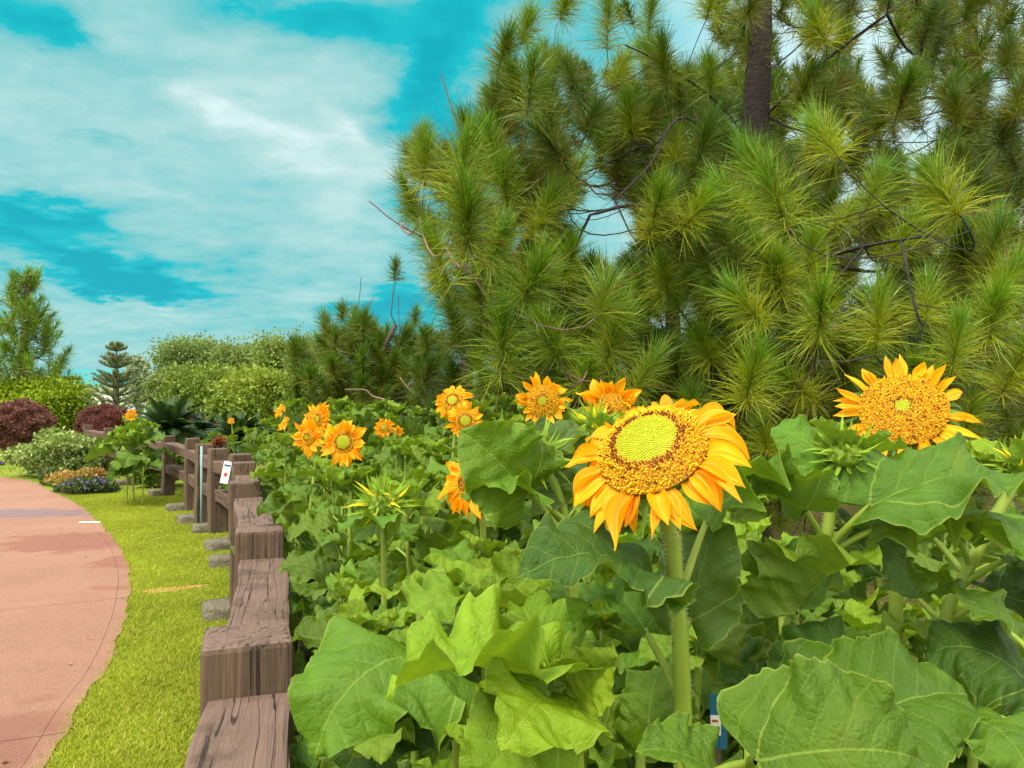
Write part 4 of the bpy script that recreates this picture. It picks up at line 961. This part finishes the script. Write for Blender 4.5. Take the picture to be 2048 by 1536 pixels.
    q = np.concatenate([base + np.array([0, 1, 3, 2]), base + np.array([2, 3, 5, 4])]); t = base + np.array([4, 5, 6])
    obj('crown', mesh('crown', V.reshape(-1, 3) - org, q, t, CC.reshape(-1, 3), None, M['needle']), root)
    return root

SKYPOLY = np.array([(0, 0), (985, 0), (975, 90), (955, 190), (930, 250), (850, 235), (795, 290), (785, 380), (745, 400), (735, 440), (800, 500), (830, 560), (870, 640), (800, 660), (740, 610), (620, 640), (590, 690), (0, 690)], float)
def in_poly(px, py, poly):
    n = len(poly); c = False; j = n - 1
    for i in range(n):
        if (poly[i, 1] > py) != (poly[j, 1] > py) and px < (poly[j, 0] - poly[i, 0]) * (py - poly[i, 1]) / (poly[j, 1] - poly[i, 1]) + poly[i, 0]: c = not c
        j = i
    return c
GAPS = [(1205, 455, 62), (1230, 480, 40), (1720, 110, 26), (1765, 75, 24), (1745, 160, 24), (1835, 295, 38), (1705, 385, 26), (1350, 30, 60), (1215, 90, 48), (1140, 30, 70), (1020, 40, 40), (1420, 100, 30), (1590, 110, 30), (1620, 250, 24), (1365, 640, 28), (1180, 330, 25), (1745, 560, 26)]
def keep(p, rad, gapf=.55):
    px, py, d = proj(np.asarray(p)); rp = rad / d * F
    if d < .5: return False
    if d < 6.7 and abs(px - 1518) < 62 + rp * .35 and 20 < py < 300: return False
    for s_ in (-.55, 0, .55):
        for t_ in (-.55, 0, .55):
            if in_poly(px + rp * s_, py + rp * t_, SKYPOLY): return False
    return all((px - a) ** 2 + (py - b) ** 2 > (g + rp * gapf) ** 2 for a, b, g in GAPS)
def T(lst, d0, tone=1., yel=.35, r=np.random.default_rng(2)):
    out = []
    for (px, py, wpx, *rest) in lst:
        rad = .25 if not rest else rest[0]; d = 2 * rad * F * .88 / wpx; d = np.clip(d, d0[0], d0[1])
        if abs(px - 1518) < 75 and py < 300: continue
        out.append((P(px, py, d), rad, tone * r.uniform(.85, 1.15), yel * r.uniform(.6, 1.5)))
    return out
def fill(n, c, rx, ry, rz, rad, r, tone=.8, yel=.2, gapf=.55, inside=True, zmin=.7):
    out = []; tries = 0
    while len(out) < n and tries < n * 30:
        tries += 1; u = unit(r.normal(size=3)) * r.random() ** .42; p = np.array(c) + u * np.array([rx, ry, rz])
        if p[2] < zmin: continue
        px, py, d = proj(p)
        if px < -80 or px > 2150 or py < -120 or py > 1150: 
            if r.random() > .12: continue
        if keep(p, rad, gapf): out.append((p, rad * r.uniform(.8, 1.15), tone * r.uniform(.7, 1.2), yel * r.uniform(.3, 1.7)))
    return out
rp = np.random.default_rng(12)
# main pine: trunk in the picture at 1515 px
hand = T([(1520, 360, 150), (1470, 400, 130), (1500, 620, 150), (1360, 620, 120), (1490, 690, 120), (1555, 405, 185), (1640, 640, 230), (1890, 390, 190), (1655, 285, 150), (1745, 385, 120), (1430, 590, 110), (1385, 430, 130), (1308, 430, 130), (1530, 515, 130), (1965, 475, 120), (1755, 640, 150),
          (1500, 765, 170), (1410, 700, 120), (1560, 560, 130), (1985, 640, 150), (1910, 700, 160), (1855, 600, 130), (2010, 560, 140), (1830, 760, 140), (1390, 820, 120), (1690, 430, 110), (2030, 740, 150), (1330, 560, 120),
          (1600, 780, 130), (1470, 250, 110), (1320, 130, 100), (1420, 160, 100), (1590, 200, 110), (1480, 470, 110), (1350, 300, 100), (1260, 240, 100), (1520, 20, 130), (1420, 10, 110), (1640, 60, 110), (1620, 520, 120), (1800, 480, 120), (1710, 730, 120), (1440, 880, 110), (1940, 830, 130), (1530, 880, 120), (1480, 960, 120), (1600, 950, 120), (1720, 930, 120), (1830, 990, 110), (1960, 950, 110), (1560, 1010, 100)], (3.6, 6.0), 1.30, .32)
f1 = fill(340, (2.4, 6.9, 2.75), 3.2, 2.2, 3.4, .235, rp, .62, .25, zmin=.3)
tA = [P(1500, 1010, 6.7) * [1, 1, 0], P(1502, 600, 6.7), P(1508, 330, 6.7), P(1520, 60, 6.7), P(1530, -300, 6.7)]
limbs = [[P(1512, 250, 6.7), P(1640, 130, 6.3), P(1800, 10, 6.0), P(1930, -80, 5.9)], [P(1515, 80, 6.7), P(1440, 10, 6.3), P(1380, -60, 6.1)],
         [P(1508, 300, 6.7), P(1440, 210, 6.2), P(1330, 130, 5.9), P(1250, 90, 5.7)], [P(1505, 420, 6.7), P(1360, 430, 6.2), P(1270, 410, 5.9), P(1180, 430, 5.6)],
         [P(1505, 560, 6.7), P(1700, 500, 5.6), P(1860, 470, 4.6)], [P(1505, 330, 6.7), P(1370, 235, 5.9), P(1300, 330, 5.5), P(1230, 400, 5.2)], [P(1512, 160, 6.7), P(1600, 90, 6.5), P(1650, 20, 6.3)]]
pine('tall dark-trunked pine with long drooping needle tufts, nearest on the right', tA, .19, hand + f1, 41, nn=680, bark=(.022, .016, .013), extra_limbs=limbs, nodes_from=.3)
# cord and hooks tied round its trunk
ck = MB(); tp_ = P(1512, 270, 6.5)
for dz in (0, .035): 
    a = np.linspace(0, 2 * np.pi, 20); ck.tube(np.stack([tp_[0] + .15 * np.cos(a), tp_[1] + .2 + .15 * np.sin(a), tp_[2] - .05 + dz + .01 * np.cos(a)], 1), .007, 6, cap=False)
ck.tube([tp_ + [-.11, .04, .07], tp_ + [-.13, 0, -.3], tp_ + [-.14, 0, -.75]], .007, 6)
ck.tube([tp_ + [.09, .04, -.02], tp_ + [.13, 0, -.15], tp_ + [.12, 0, -.3]], .007, 6)
tag(ck.build('cord', M['cord']), 'dark green cord tied round the pine trunk with hanging ends', 'cord')
# second pine, left: crown reaches over the bed
hand = T([(1060, 575, 185), (1205, 600, 180), (1225, 680, 160), (1005, 700, 170), (925, 350, 170), (935, 450, 180), (850, 335, 130), (1060, 180, 135), (1140, 370, 115), (1085, 430, 120), (990, 300, 120), (845, 300, 80), (1005, 110, 90),
          (1110, 130, 90), (1215, 50, 115), (880, 520, 130), (990, 500, 130), (1135, 530, 120), (1100, 680, 150), (1170, 760, 130), (1010, 380, 120), (1090, 280, 110), (1170, 230, 100), (1000, 220, 100), (960, 600, 120), (1280, 760, 130), (1290, 600, 110),
          (1050, 60, 80), (1130, 10, 90), (900, 600, 100), (960, 760, 110), (1080, 790, 110), (1210, 840, 120), (1200, 300, 100), (1240, 380, 90), (1240, 140, 90), (1300, 40, 90), (820, 400, 90), (860, 440, 100)], (3.7, 6.6), 1.18, .26)
f2 = fill(240, (.5, 7.0, 2.5), 1.7, 1.5, 3.0, .235, rp, .62, .2)
tB = [P(925, 1010, 7.0) * [1, 1, 0], P(932, 800, 7.0), P(945, 700, 7.0), P(1010, 560, 6.9), P(1080, 420, 6.9), P(1120, 330, 6.9)]
limbs = [[P(932, 780, 7.0), P(915, 740, 6.9), P(945, 700, 6.7), P(900, 600, 6.3), P(860, 560, 6.2)], [P(1110, 330, 6.8), P(1000, 330, 6.5), P(940, 290, 6.3), P(905, 220, 6.3), P(883, 150, 6.3)], [P(1010, 560, 6.9), P(900, 500, 6.3), P(800, 450, 6.0), P(738, 402, 5.9)]]
pine('leaning red-barked pine whose long-needled tufts border the open sky', tB, .07, hand + f2, 43, nn=680, bark=(.14, .075, .055), extra_limbs=limbs, nodes_from=.35)
# right background pines
f3 = fill(950, (6.6, 11.5, 4.6), 4.6, 2.4, 5.2, .29, rp, .82, .4, .15, zmin=.6)
pine('dense yellow-green pine standing behind at the right edge', [(7.4, 11.8, 0), (7.5, 11.8, 3), (7.3, 11.7, 6), (7.4, 11.7, 9)], .2, f3, 44, nn=190, bark=(.07, .05, .04), wd=.0040)
f4 = fill(620, (2.5, 11.6, 3.9), 3.1, 1.8, 4.4, .27, rp, .62, .3, .3, zmin=.3)
pine('shaded pine seen through the gaps between the two front pines', [(2.6, 11.8, 0), (2.6, 11.8, 2), (2.5, 11.7, 4), (2.6, 11.7, 6)], .16, f4, 45, nn=190, bark=(.07, .05, .04), wd=.0040)
# left mid pine with candle shoots
hand = T([(650, 650, 60), (685, 630, 60), (700, 690, 60), (650, 710, 55), (610, 700, 50), (735, 660, 55), (760, 700, 60), (680, 740, 60), (740, 740, 55), (800, 730, 60), (840, 700, 60), (860, 740, 60), (620, 740, 50), (830, 640, 50), (790, 545, 42), (700, 770, 55), (880, 690, 55)], (7, 12), .8, .15)
f5 = fill(190, (-2.0, 10.8, 1.75), 1.35, 1.1, 1.2, .24, rp, .8, .2, .3, zmin=.5)
cand = [[P(720, 700, 10.5), P(735, 620, 10.4), P(748, 595, 10.4)], [P(780, 640, 10.5), P(790, 570, 10.4), P(800, 520, 10.4)], [P(700, 700, 10.5), P(718, 600, 10.4), P(722, 555, 10.4)], [P(800, 680, 10.4), P(797, 620, 10.4), P(797, 590, 10.4)]]
pine('low bushy pine with upright candle shoots between the sky and the front pines', [(-1.9, 10.9, 0), (-1.95, 10.9, .9), (-2.1, 10.8, 1.7), (-1.7, 10.8, 2.6)], .09, hand + f5, 46, nn=280, bark=(.10, .08, .06), wd=.0028, extra_limbs=cand)
# dead bare branch in front of it
db = MB()
for pl_, r0 in (([(850, 835, 8.2), (800, 812, 8.2), (770, 800, 8.2), (745, 792, 8.2), (730, 780, 8.2), (690, 779, 8.2)], .02), ([(862, 840, 8.2), (842, 800, 8.2), (815, 775, 8.2), (800, 755, 8.2)], .024), ([(770, 800, 8.2), (735, 812, 8.2), (700, 816, 8.2)], .010), ([(815, 775, 8.2), (830, 750, 8.2), (835, 735, 8.2)], .01)):
    pts = catmull([P(*q_) for q_ in pl_], 5); db.tube(pts, np.linspace(r0, r0 * .35, len(pts)), 6, (.22, .17, .12))
g0 = P(856, 837, 8.2); db.tube(catmull([g0, g0 * [1, 1, .5] + [.03, 0, 0], g0 * [1, 1, 0]], 4), .026, 7, (.2, .15, .11))
tag(db.build('dead_sapling', M['bark']), 'bare pale forked sapling behind the sunflower bed', 'dead tree')

# ---------------------------------------------------------------- broadleaf trees and shrubs
def leafballs(lobes, n, ls, r, cA, cB, cH=None, shell=.55, flat=1., tip=None):
    "small curved leaf faces scattered through lobes (cx,cy,cz,rx,ry,rz)"
    lobes = np.array(lobes, float); vol = lobes[:, 3] * lobes[:, 5]; i = r.choice(len(lobes), n, p=vol / vol.sum()); L = lobes[i]
    u = rand_dirs(n, r); rr = 1 - shell * r.random(n) ** 1.6
    cl = 1 + .12 * np.sin(u[:, 0] * 9 + i) * np.sin(u[:, 2] * 8 + i * 2) + .08 * np.sin(u[:, 1] * 17 + i)
    p = L[:, :3] + u * L[:, 3:] * (rr * cl)[:, None]
    d = unit(rand_dirs(n, r) + u * .7 + np.array([0, 0, .2])); s_ = unit(np.cross(d, rand_dirs(n, r))); up = np.cross(d, s_)
    l_ = ls * r.uniform(.6, 1.4, (n, 1)); w_ = l_ * .32 * flat
    v = np.stack([p, p + d * l_ * .5 - s_ * w_ + up * l_ * .1, p + d * l_, p + d * l_ * .5 + s_ * w_ + up * l_ * .1], 1)
    lt = r.random(len(lobes))[i][:, None]; f = np.clip(r.normal(.3, .22, (n, 1)) + .4 * lt, 0, 1)
    c = np.asarray(cA) * (1 - f) + np.asarray(cB) * f
    if tip is not None:
        m_ = r.random(n) < tip[1]; c[m_] = tip[0]
    return v, np.repeat(c[:, None], 4, 1)
def leaf_obj(name, v, c, parent, org, m_):
    n = len(v); return obj(name, mesh(name, v.reshape(-1, 3) - org, np.arange(4 * n).reshape(-1, 4), None, c.reshape(-1, 3), None, m_, False), parent)
def broad(label, name, cat, px, py_top, d, wpx, n, ls, seed, cA, cB, group, zb=1.0, nl=44, bark=(.12, .1, .08), squash=1.):
    r = np.random.default_rng(seed); c = P(px, 800, d); top = P(px, py_top, d)[2]; wx = wpx / F * d / 2; org = np.array([c[0], c[1], 0.])
    root = empty(name, org); tag(root, label, cat, group); lobes = []
    for i in range(nl):
        a = r.uniform(0, 6.28); f = r.random(); z = zb + (top - zb) * (.15 + .75 * f); sp_ = wx * math.sqrt(max(0.05, 1 - (f - .25) ** 2 * 1.1)) * .72
        rr = wx * r.uniform(.15, .36); rad = sp_ * r.random() ** .5
        lobes.append((c[0] + rad * math.cos(a), c[1] + rad * math.sin(a) * .8, min(z, top - rr * .6), rr, rr, rr * .75 * squash))
    v, cc = leafballs(lobes, n, ls, r, cA, cB, shell=.95)
    ji = r.normal(0, .13 * wx, (n, 1, 3)) * (r.random((n, 1, 1)) < .7); ji[..., 2] *= .8; v = v + ji; v[..., 2] = np.maximum(v[..., 2], .05)
    tr = MB(); tr.tube(catmull([(0, 0, 0), (.1, 0, zb), (0, .1, (zb + top) / 2)], 4), np.linspace(.05 * wx + .08, .05, 9), 10, bark)
    for L in lobes: tr.tube(bez(np.array([0, 0, zb * .8]), np.array([0, 0, L[2] * .8]), np.array(L[:3]) - org, 6), np.linspace(.05, .015, 6) * (1 + wx * .2), 6, bark)
    tr.build('trunk', M['bark'], root); leaf_obj('crown', v, cc, root, org, M['leafy']); return root
GB = 'leafy trees on the skyline'
A1, B1 = (.055, .10, .018), (.15, .21, .04)
broad('rounded pale green tree left of the skyline row', 'broadleaf_tree', 'tree', 388, 684, 27, 190, 32000, .10, 1, (0.106, 0.174, 0.045), (0.268, 0.365, 0.112), GB)
broad('olive green tree second in the skyline row', 'broadleaf_tree', 'tree', 490, 688, 26, 180, 27000, .10, 2, (0.106, 0.166, 0.038), (0.285, 0.349, 0.095), GB)
broad('tallest leafy tree of the skyline row, just left of the low pine', 'broadleaf_tree', 'tree', 580, 668, 25, 190, 30000, .10, 3, (0.091, 0.166, 0.030), (0.268, 0.349, 0.079), GB)
broad('feathery yellow-green tree in front of the skyline row', 'broadleaf_tree', 'tree', 520, 748, 18, 210, 37000, .10, 4, (0.106, 0.181, 0.018), (0.317, 0.395, 0.047), GB, zb=.3, squash=.8)
broad('feathery yellow-green tree right behind the dead sapling', 'broadleaf_tree', 'tree', 680, 745, 17, 200, 35000, .10, 5, (0.106, 0.174, 0.018), (0.300, 0.380, 0.047), GB, zb=.3, squash=.8)
broad('thin grey-green tree right of the tiered conifer', 'broadleaf_tree', 'tree', 340, 735, 24, 90, 11000, .10, 6, (0.106, 0.159, 0.045), (0.237, 0.317, 0.095), GB)
broad('dull green tree low behind the cycads', 'broadleaf_tree', 'tree', 410, 745, 20, 230, 27000, .10, 15, (0.091, 0.151, 0.022), (0.254, 0.332, 0.047), GB, zb=.2)
broad('vivid lime green tree behind the maroon bushes', 'broadleaf_tree', 'tree', 60, 762, 24, 260, 42000, .10, 7, (.12, .20, .008), (.32, .42, .012), 'lime green trees', zb=.3, nl=22, squash=.7)
broad('pale wispy tree standing just right of the tiered conifer top', 'broadleaf_tree', 'tree', 275, 700, 30, 55, 2600, .16, 8, (0.181, 0.242, 0.136), (0.412, 0.475, 0.317), GB)
broad('dark leafy tree mass behind the pines at right', 'broadleaf_tree', 'tree', 1500, 690, 19, 560, 50000, .10, 9, (.035, .06, .012), (.09, .12, .025), 'dark trees behind the pines', zb=.1, nl=26)
broad('dark leafy tree mass beyond the rightmost bloom', 'broadleaf_tree', 'tree', 1950, 640, 19, 520, 50000, .10, 10, (.035, .06, .012), (.09, .12, .025), 'dark trees behind the pines', zb=.1, nl=26)
broad('dark leafy tree glimpsed under the leaning pine', 'broadleaf_tree', 'tree', 1080, 720, 18, 420, 42000, .10, 11, (.045, .08, .014), (.12, .16, .03), 'dark trees behind the pines', zb=.1, nl=22)
# far skyline pine at the left
rp2 = np.random.default_rng(33)
tf = []
for i in range(150):
    f = rp2.random() ** .8; pyc = 545 + 230 * f; half = 22 + 75 * f ** 1.1; a = rp2.uniform(0, 6.28); q_ = rp2.random() ** .5
    d = 24; c = P(45 + 6 * math.sin(f * 20), pyc, d); tf.append((c + np.array([math.cos(a) * q_, math.sin(a) * q_, 0]) * half / F * d + [0, 0, rp2.normal(0, .06)], .36, 1.45 * rp2.uniform(.75, 1.2), .08))
pc = P(45, 800, 24)
pine('tall airy pine standing alone against the sky at the left edge', [(pc[0], pc[1], 0), (pc[0], pc[1], 2.5), (pc[0] + .1, pc[1], 5.2)], .2, tf, 47, nn=80, wd=.0065, twig=.01, bark=(.1, .08, .06), nodes_from=.2)
# tiered conifers
def tiered(label, px, py_top, d, wpx, tiers, seed):
    r = np.random.default_rng(seed); c = P(px, 800, d); top = P(px, py_top, d)[2]; org = np.array([c[0], c[1], 0.]); W_ = wpx / F * d / 2
    root = empty('tiered_conifer', org); tag(root, label, 'conifer', 'tiered conifers'); tr = MB(); tr.tube([(0, 0, 0), (0, 0, top * .5), (0, 0, top)], [.16, .1, .01], 8, (.12, .1, .08)); tr.build('trunk', M['bark'], root)
    vs, cs = [], []; z0 = .9
    for t in range(tiers):
        f = t / (tiers - 1); z = z0 + (top - z0) * (1 - (1 - f) ** 1.15) * .97; L = (W_ * (1 - f) ** .85 + .12) * r.uniform(.85, 1.12); z += r.normal(0, .04); nb = 6 if f < .8 else 4
        for j in range(nb):
            a = 2 * math.pi * j / nb + t * .5 + r.normal(0, .08); h = np.array([math.cos(a), math.sin(a), 0]); n = 60
            s_ = r.random(n); cp_ = h * (s_ * L)[:, None] + np.array([0, 0, 1]) * (z + .45 * L * s_ ** 1.6 - .05)[:, None]
            d_ = unit(rand_dirs(n, r) * .6 + h * 1.0 + np.array([0, 0, .8])); side_ = unit(np.cross(d_, rand_dirs(n, r))); l_ = (.22 * (1 - .4 * s_))[:, None]
            vs.append(np.stack([cp_ - side_ * .018, cp_ + side_ * .018, cp_ + d_ * l_ + side_ * .012, cp_ + d_ * l_ - side_ * .012], 1) + org)
            cs.append(np.repeat((np.array([.22, .27, .15]) * r.uniform(.6, 1.3, (n, 1)))[:, None], 4, 1))
    leaf_obj('branches', np.concatenate(vs), np.concatenate(cs), root, org, M['leafy'])
tiered('tall tiered conifer with upswept branches against the sky', 232, 685, 24, 112, 12, 1)
tiered('shorter tiered conifer between the airy pine and the taller one', 142, 752, 25, 80, 8, 2)
# far hall with a teal roof
hr = empty('hall', P(195, 800, 60) * [1, 1, 0]); tag(hr, 'distant low building showing only a teal roof', 'building')
obj('wall', block_mesh('wall', 6, 5, 2.6, M['paper'], 1, .02, 1, 0, 1.3), hr)
rf = MB(); rf.add([(-3.4, -3, 2.6), (3.4, -3, 2.6), (3.4, 3, 2.6), (-3.4, 3, 2.6), (-2, 0, 4.0), (2, 0, 4.0)], [(0, 1, 5, 4), (2, 3, 4, 5)], [(1, 2, 5), (3, 0, 4)])
M['teal'] = simple('teal_roof', (.03, .22, .24), .5, 4, .1, 0); rf.build('roof', M['teal'], hr, smooth=False)

# clipped maroon domes
def dome_bush(label, name, cat, px, py_c, d, wpx, hpx, n, ls, seed, cA, cB, group, legs=True, tip=None, lump=0):
    r = np.random.default_rng(seed); c = P(px, py_c, d); rx = wpx / F * d / 2; rz = hpx / F * d / 2; org = np.array([c[0], c[1], 0.]); root = empty(name, org); tag(root, label, cat, group)
    lob = [(c[0], c[1], c[2], rx, rx, rz)]
    if lump: 
        lob = [(c[0] + r.normal(0, .45) * rx, c[1] + r.normal(0, .3) * rx, c[2] + r.uniform(-.6, .45) * rz, rx * r.uniform(.35, .6), rx * .5, rz * r.uniform(.3, .5)) for _ in range(lump)]
    v, cc = leafballs(lob, n, ls, r, cA, cB, shell=.18 if not lump else .5, tip=tip)
    if lump: v[..., 2] = np.maximum(v[..., 2], .02)
    st = MB()
    for j in range(7 if legs else 3):
        a = r.uniform(0, 6.28); e = c - org + np.array([math.cos(a), math.sin(a), 0]) * rx * .5 - [0, 0, rz * .2 if legs else 0]
        st.tube(bez(np.array([.05 * math.cos(a), .05 * math.sin(a), 0]), np.array([.1 * math.cos(a), .1 * math.sin(a), e[2] * .6]), e, 6), np.linspace(.035, .015, 6), 6, (.09, .065, .05))
    st.build('stems', M['bark'], root)
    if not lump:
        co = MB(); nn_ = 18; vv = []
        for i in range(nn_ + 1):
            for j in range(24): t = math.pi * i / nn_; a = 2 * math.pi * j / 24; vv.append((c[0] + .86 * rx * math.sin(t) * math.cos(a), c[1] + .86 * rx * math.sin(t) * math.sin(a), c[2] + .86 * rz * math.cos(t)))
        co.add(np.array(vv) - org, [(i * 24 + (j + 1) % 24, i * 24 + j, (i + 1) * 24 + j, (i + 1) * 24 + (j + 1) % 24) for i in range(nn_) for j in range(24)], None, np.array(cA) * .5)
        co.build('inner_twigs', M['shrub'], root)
    leaf_obj('foliage', v, cc, root, org, M['shrub']); return root
MA, MBc = (.115, .042, .040), (.27, .125, .105)
GM = 'clipped maroon bushes'
dome_bush('large clipped maroon dome bush at the left edge by the path', 'dome_bush', 'bush', 36, 850, 18, 112, 88, 30000, .06, 1, MA, MBc, GM)
dome_bush('maroon dome bush behind the end post of the far fence', 'dome_bush', 'bush', 207, 846, 21, 92, 66, 22000, .06, 2, MA, MBc, GM)
dome_bush('smaller maroon dome bush overlapping the slender sunflowers', 'dome_bush', 'bush', 232, 856, 19.5, 84, 60, 20000, .055, 3, (.10, .028, .028), (.25, .09, .075), GM)
dome_bush('maroon shrub low behind the fence and under the cycads', 'dome_bush', 'bush', 385, 868, 17, 100, 60, 14000, .06, 4, (.06, .022, .02), (.15, .06, .05), GM)
dome_bush('white-edged variegated shrub left of the far fence end', 'variegated_shrub', 'shrub', 125, 905, 14.6, 165, 120, 22000, .07, 5, (.10, .17, .03), (.27, .36, .09), 'variegated shrubs', False, ((.50, .58, .26), .25), 11)
dome_bush('dark green flowering clump at the foot of the variegated shrub', 'flower_clump', 'flower clump', 110, 955, 13.3, 90, 46, 7000, .055, 6, (.05, .085, .02), (.13, .18, .04), 'low flower clumps', False, ((.16, .18, .55), .02), 6)
dome_bush('dark clump dotted with violet flowers before the orange-leaved shrub', 'flower_clump', 'flower clump', 190, 975, 12.2, 120, 50, 9000, .05, 7, (.045, .075, .02), (.12, .16, .04), 'low flower clumps', False, ((.22, .17, .58), .05), 7)
dome_bush('orange and cream leaved shrub behind the violet flowers', 'croton_shrub', 'shrub', 172, 950, 13.2, 95, 44, 6000, .07, 8, (.40, .16, .06), (.55, .42, .14), 'orange leaved shrubs', False, ((.12, .2, .03), .25), 7)
dome_bush('small rust-red spiky plant on the far side of the fence', 'red_plant', 'plant', 442, 888, 9.2, 30, 26, 1500, .05, 9, (.20, .05, .02), (.34, .12, .05), 'rust red plants', False, None, 3)
dome_bush('blue-flowered tuft on the grass at the left edge beyond the path', 'flower_clump', 'flower clump', -2, 932, 17, 22, 14, 1200, .06, 10, (.08, .12, .03), (.16, .2, .05), 'low flower clumps', False, ((.15, .17, .6), .25), 2)
# shrubs filling behind the fence
dome_bush('light green leafy shrub behind the fence below the cycads', 'leafy_shrub', 'shrub', 335, 925, 12.8, 110, 80, 9000, .08, 12, (.08, .14, .015), (.2, .3, .03), 'green shrubs behind the fence', False, None, 7)
dome_bush('light green leafy shrub between the two cycads', 'leafy_shrub', 'shrub', 418, 885, 13.2, 56, 50, 7000, .08, 13, (.09, .16, .015), (.22, .32, .03), 'green shrubs behind the fence', False, None, 6)

# cycads
def cycad(label, px, py, d, wpx, seed, zt):
    r = np.random.default_rng(seed); c = P(px, py, d); org = np.array([c[0], c[1], 0.]); root = empty('cycad', org); tag(root, label, 'cycad', 'cycads behind the fence')
    zc = c[2]; tr = MB(); zs = np.linspace(0, zc, 16); tr.tube(np.stack([0 * zs, 0 * zs, zs], 1), .13 + .02 * np.sin(zs * 60), 12, (.06, .045, .03)); tr.build('trunk', M['bark'], root)
    L = wpx / F * d / 2 * 1.12; vs, cs = [], []
    for j in range(46):
        a = 2.4 * j; e0 = 1.35 - 1.25 * (j / 46) + r.normal(0, .08); h = np.array([math.cos(a), math.sin(a), 0]); n = 44; s_ = np.linspace(.08, 1, n); l = L * r.uniform(.85, 1.1)
        th = e0 - 1.1 * s_ ** 1.4 * (.5 + .5 * math.cos(e0)); dx = np.cumsum(np.cos(th)) * l / n; dz = np.cumsum(np.sin(th)) * l / n
        p = h * dx[:, None] + np.array([0, 0, 1]) * (dz + zc)[:, None]; tn = h * np.cos(th)[:, None] + np.array([0, 0, 1]) * np.sin(th)[:, None]; sd_ = np.cross(h, [0, 0, 1.])
        for sg in (-1, 1):
            pl_ = (.20 * np.sin(np.pi * np.clip(s_ * .9 + .08, 0, 1)) ** .6)[:, None] * L; dd = unit(sd_ * sg * .9 + tn * .55 + np.cross(sd_, tn) * -.3 * 1)
            w_ = tn * .011 * (d / 11)
            vs.append(np.stack([p - w_, p + w_, p + dd * pl_ + w_ * .3, p + dd * pl_ - w_ * .3], 1) + org)
            cs.append(np.repeat((np.array([.028, .062, .018]) * r.uniform(.8, 1.6, (n, 1)))[:, None], 4, 1))
    leaf_obj('fronds', np.concatenate(vs), np.concatenate(cs), root, org, M['shrub'])
cycad('largest dark cycad right of the slender sunflowers', 340, 862, 14.5, 150, 1, 1)
cycad('middle cycad half hidden behind the largest one', 408, 868, 16, 80, 2, 1)
cycad('cycad with arching fronds beside the sunflower bed', 478, 880, 10.6, 125, 3, 1)

# ---------------------------------------------------------------- small things on the ground
def gp(px, py): d = 2220 / (py - 800); return (px - 1024) / F * d, d
x_, y_ = gp(183, 1047)
tag(obj('concrete_strip', block_mesh('concrete_strip', .24, .035, .012, M['paper'], 4, .003, 2, .003), loc=(x_, y_, .019), rot=(0, 0, R(8))), 'thin white strip lying on the path near the damp patch', 'strip')
for lab, px, py, s_, z_ in (('dark pebble on the path edge', 248, 1198, .045, .012), ('brown pebble in the grass beside the path', 287, 1203, .04, 0), ('pale curled scrap in the grass near the path edge', 163, 1468, .035, .0)):
    x_, y_ = gp(px, py); o = obj('pebble', stone_mesh('pebble', s_, s_ * .7, s_ * .6, int(px)), loc=(x_, y_, z_ + .004)); tag(o, lab, 'pebble', 'pebbles by the path')
n = 260; yy = 2.4 + 8 * rng.random(n); xx = right_x(yy) + .1 + rng.random(n) * (yy * .7 - right_x(yy)); pts = np.stack([xx, yy, 0 * xx + .02], 1)
a = rng.uniform(0, 6.28, n); d_ = np.stack([np.cos(a), np.sin(a), rng.normal(0, .2, n)], 1); s2 = np.stack([-np.sin(a), np.cos(a), rng.normal(0, .2, n)], 1); l_ = rng.uniform(.02, .05, (n, 1))
v = np.stack([pts, pts + d_ * l_ * .5 + s2 * l_ * .4 + [0, 0, .008], pts + d_ * l_, pts + d_ * l_ * .5 - s2 * l_ * .4 + [0, 0, .01]], 1)
lo_ = leaf_obj('leaf_litter', v, np.repeat((np.array([.34, .17, .07]) * rng.uniform(.5, 1.3, (n, 1)))[:, None], 4, 1), None, 0, M['shrub'])
tag(lo_, 'dry brown leaf litter scattered on the lawn at right', 'leaf litter', kind='stuff')

n = 110; yy = 2.6 + 8 * rng.random(n); e_ = edge_x(yy); xx = e_ + rng.normal(.1, .55, n); xx = np.minimum(xx, fence_x(yy) - .15); pts = np.stack([xx, yy, 0 * xx + .022], 1)
a = rng.uniform(0, 6.28, n); d_ = np.stack([np.cos(a), np.sin(a), rng.normal(0, .15, n)], 1); s2 = np.stack([-np.sin(a), np.cos(a), rng.normal(0, .15, n)], 1); l_ = rng.uniform(.012, .035, (n, 1))
v = np.stack([pts, pts + d_ * l_ * .5 + s2 * l_ * .35 + [0, 0, .004], pts + d_ * l_, pts + d_ * l_ * .5 - s2 * l_ * .35 + [0, 0, .006]], 1)
lo_ = leaf_obj('fallen_scraps', v, np.repeat((np.array([.30, .17, .08]) * rng.uniform(.5, 1.6, (n, 1)))[:, None], 4, 1), None, 0, M['shrub'])
tag(lo_, 'small dry leaf scraps scattered along the path edge', 'leaf litter', kind='stuff')
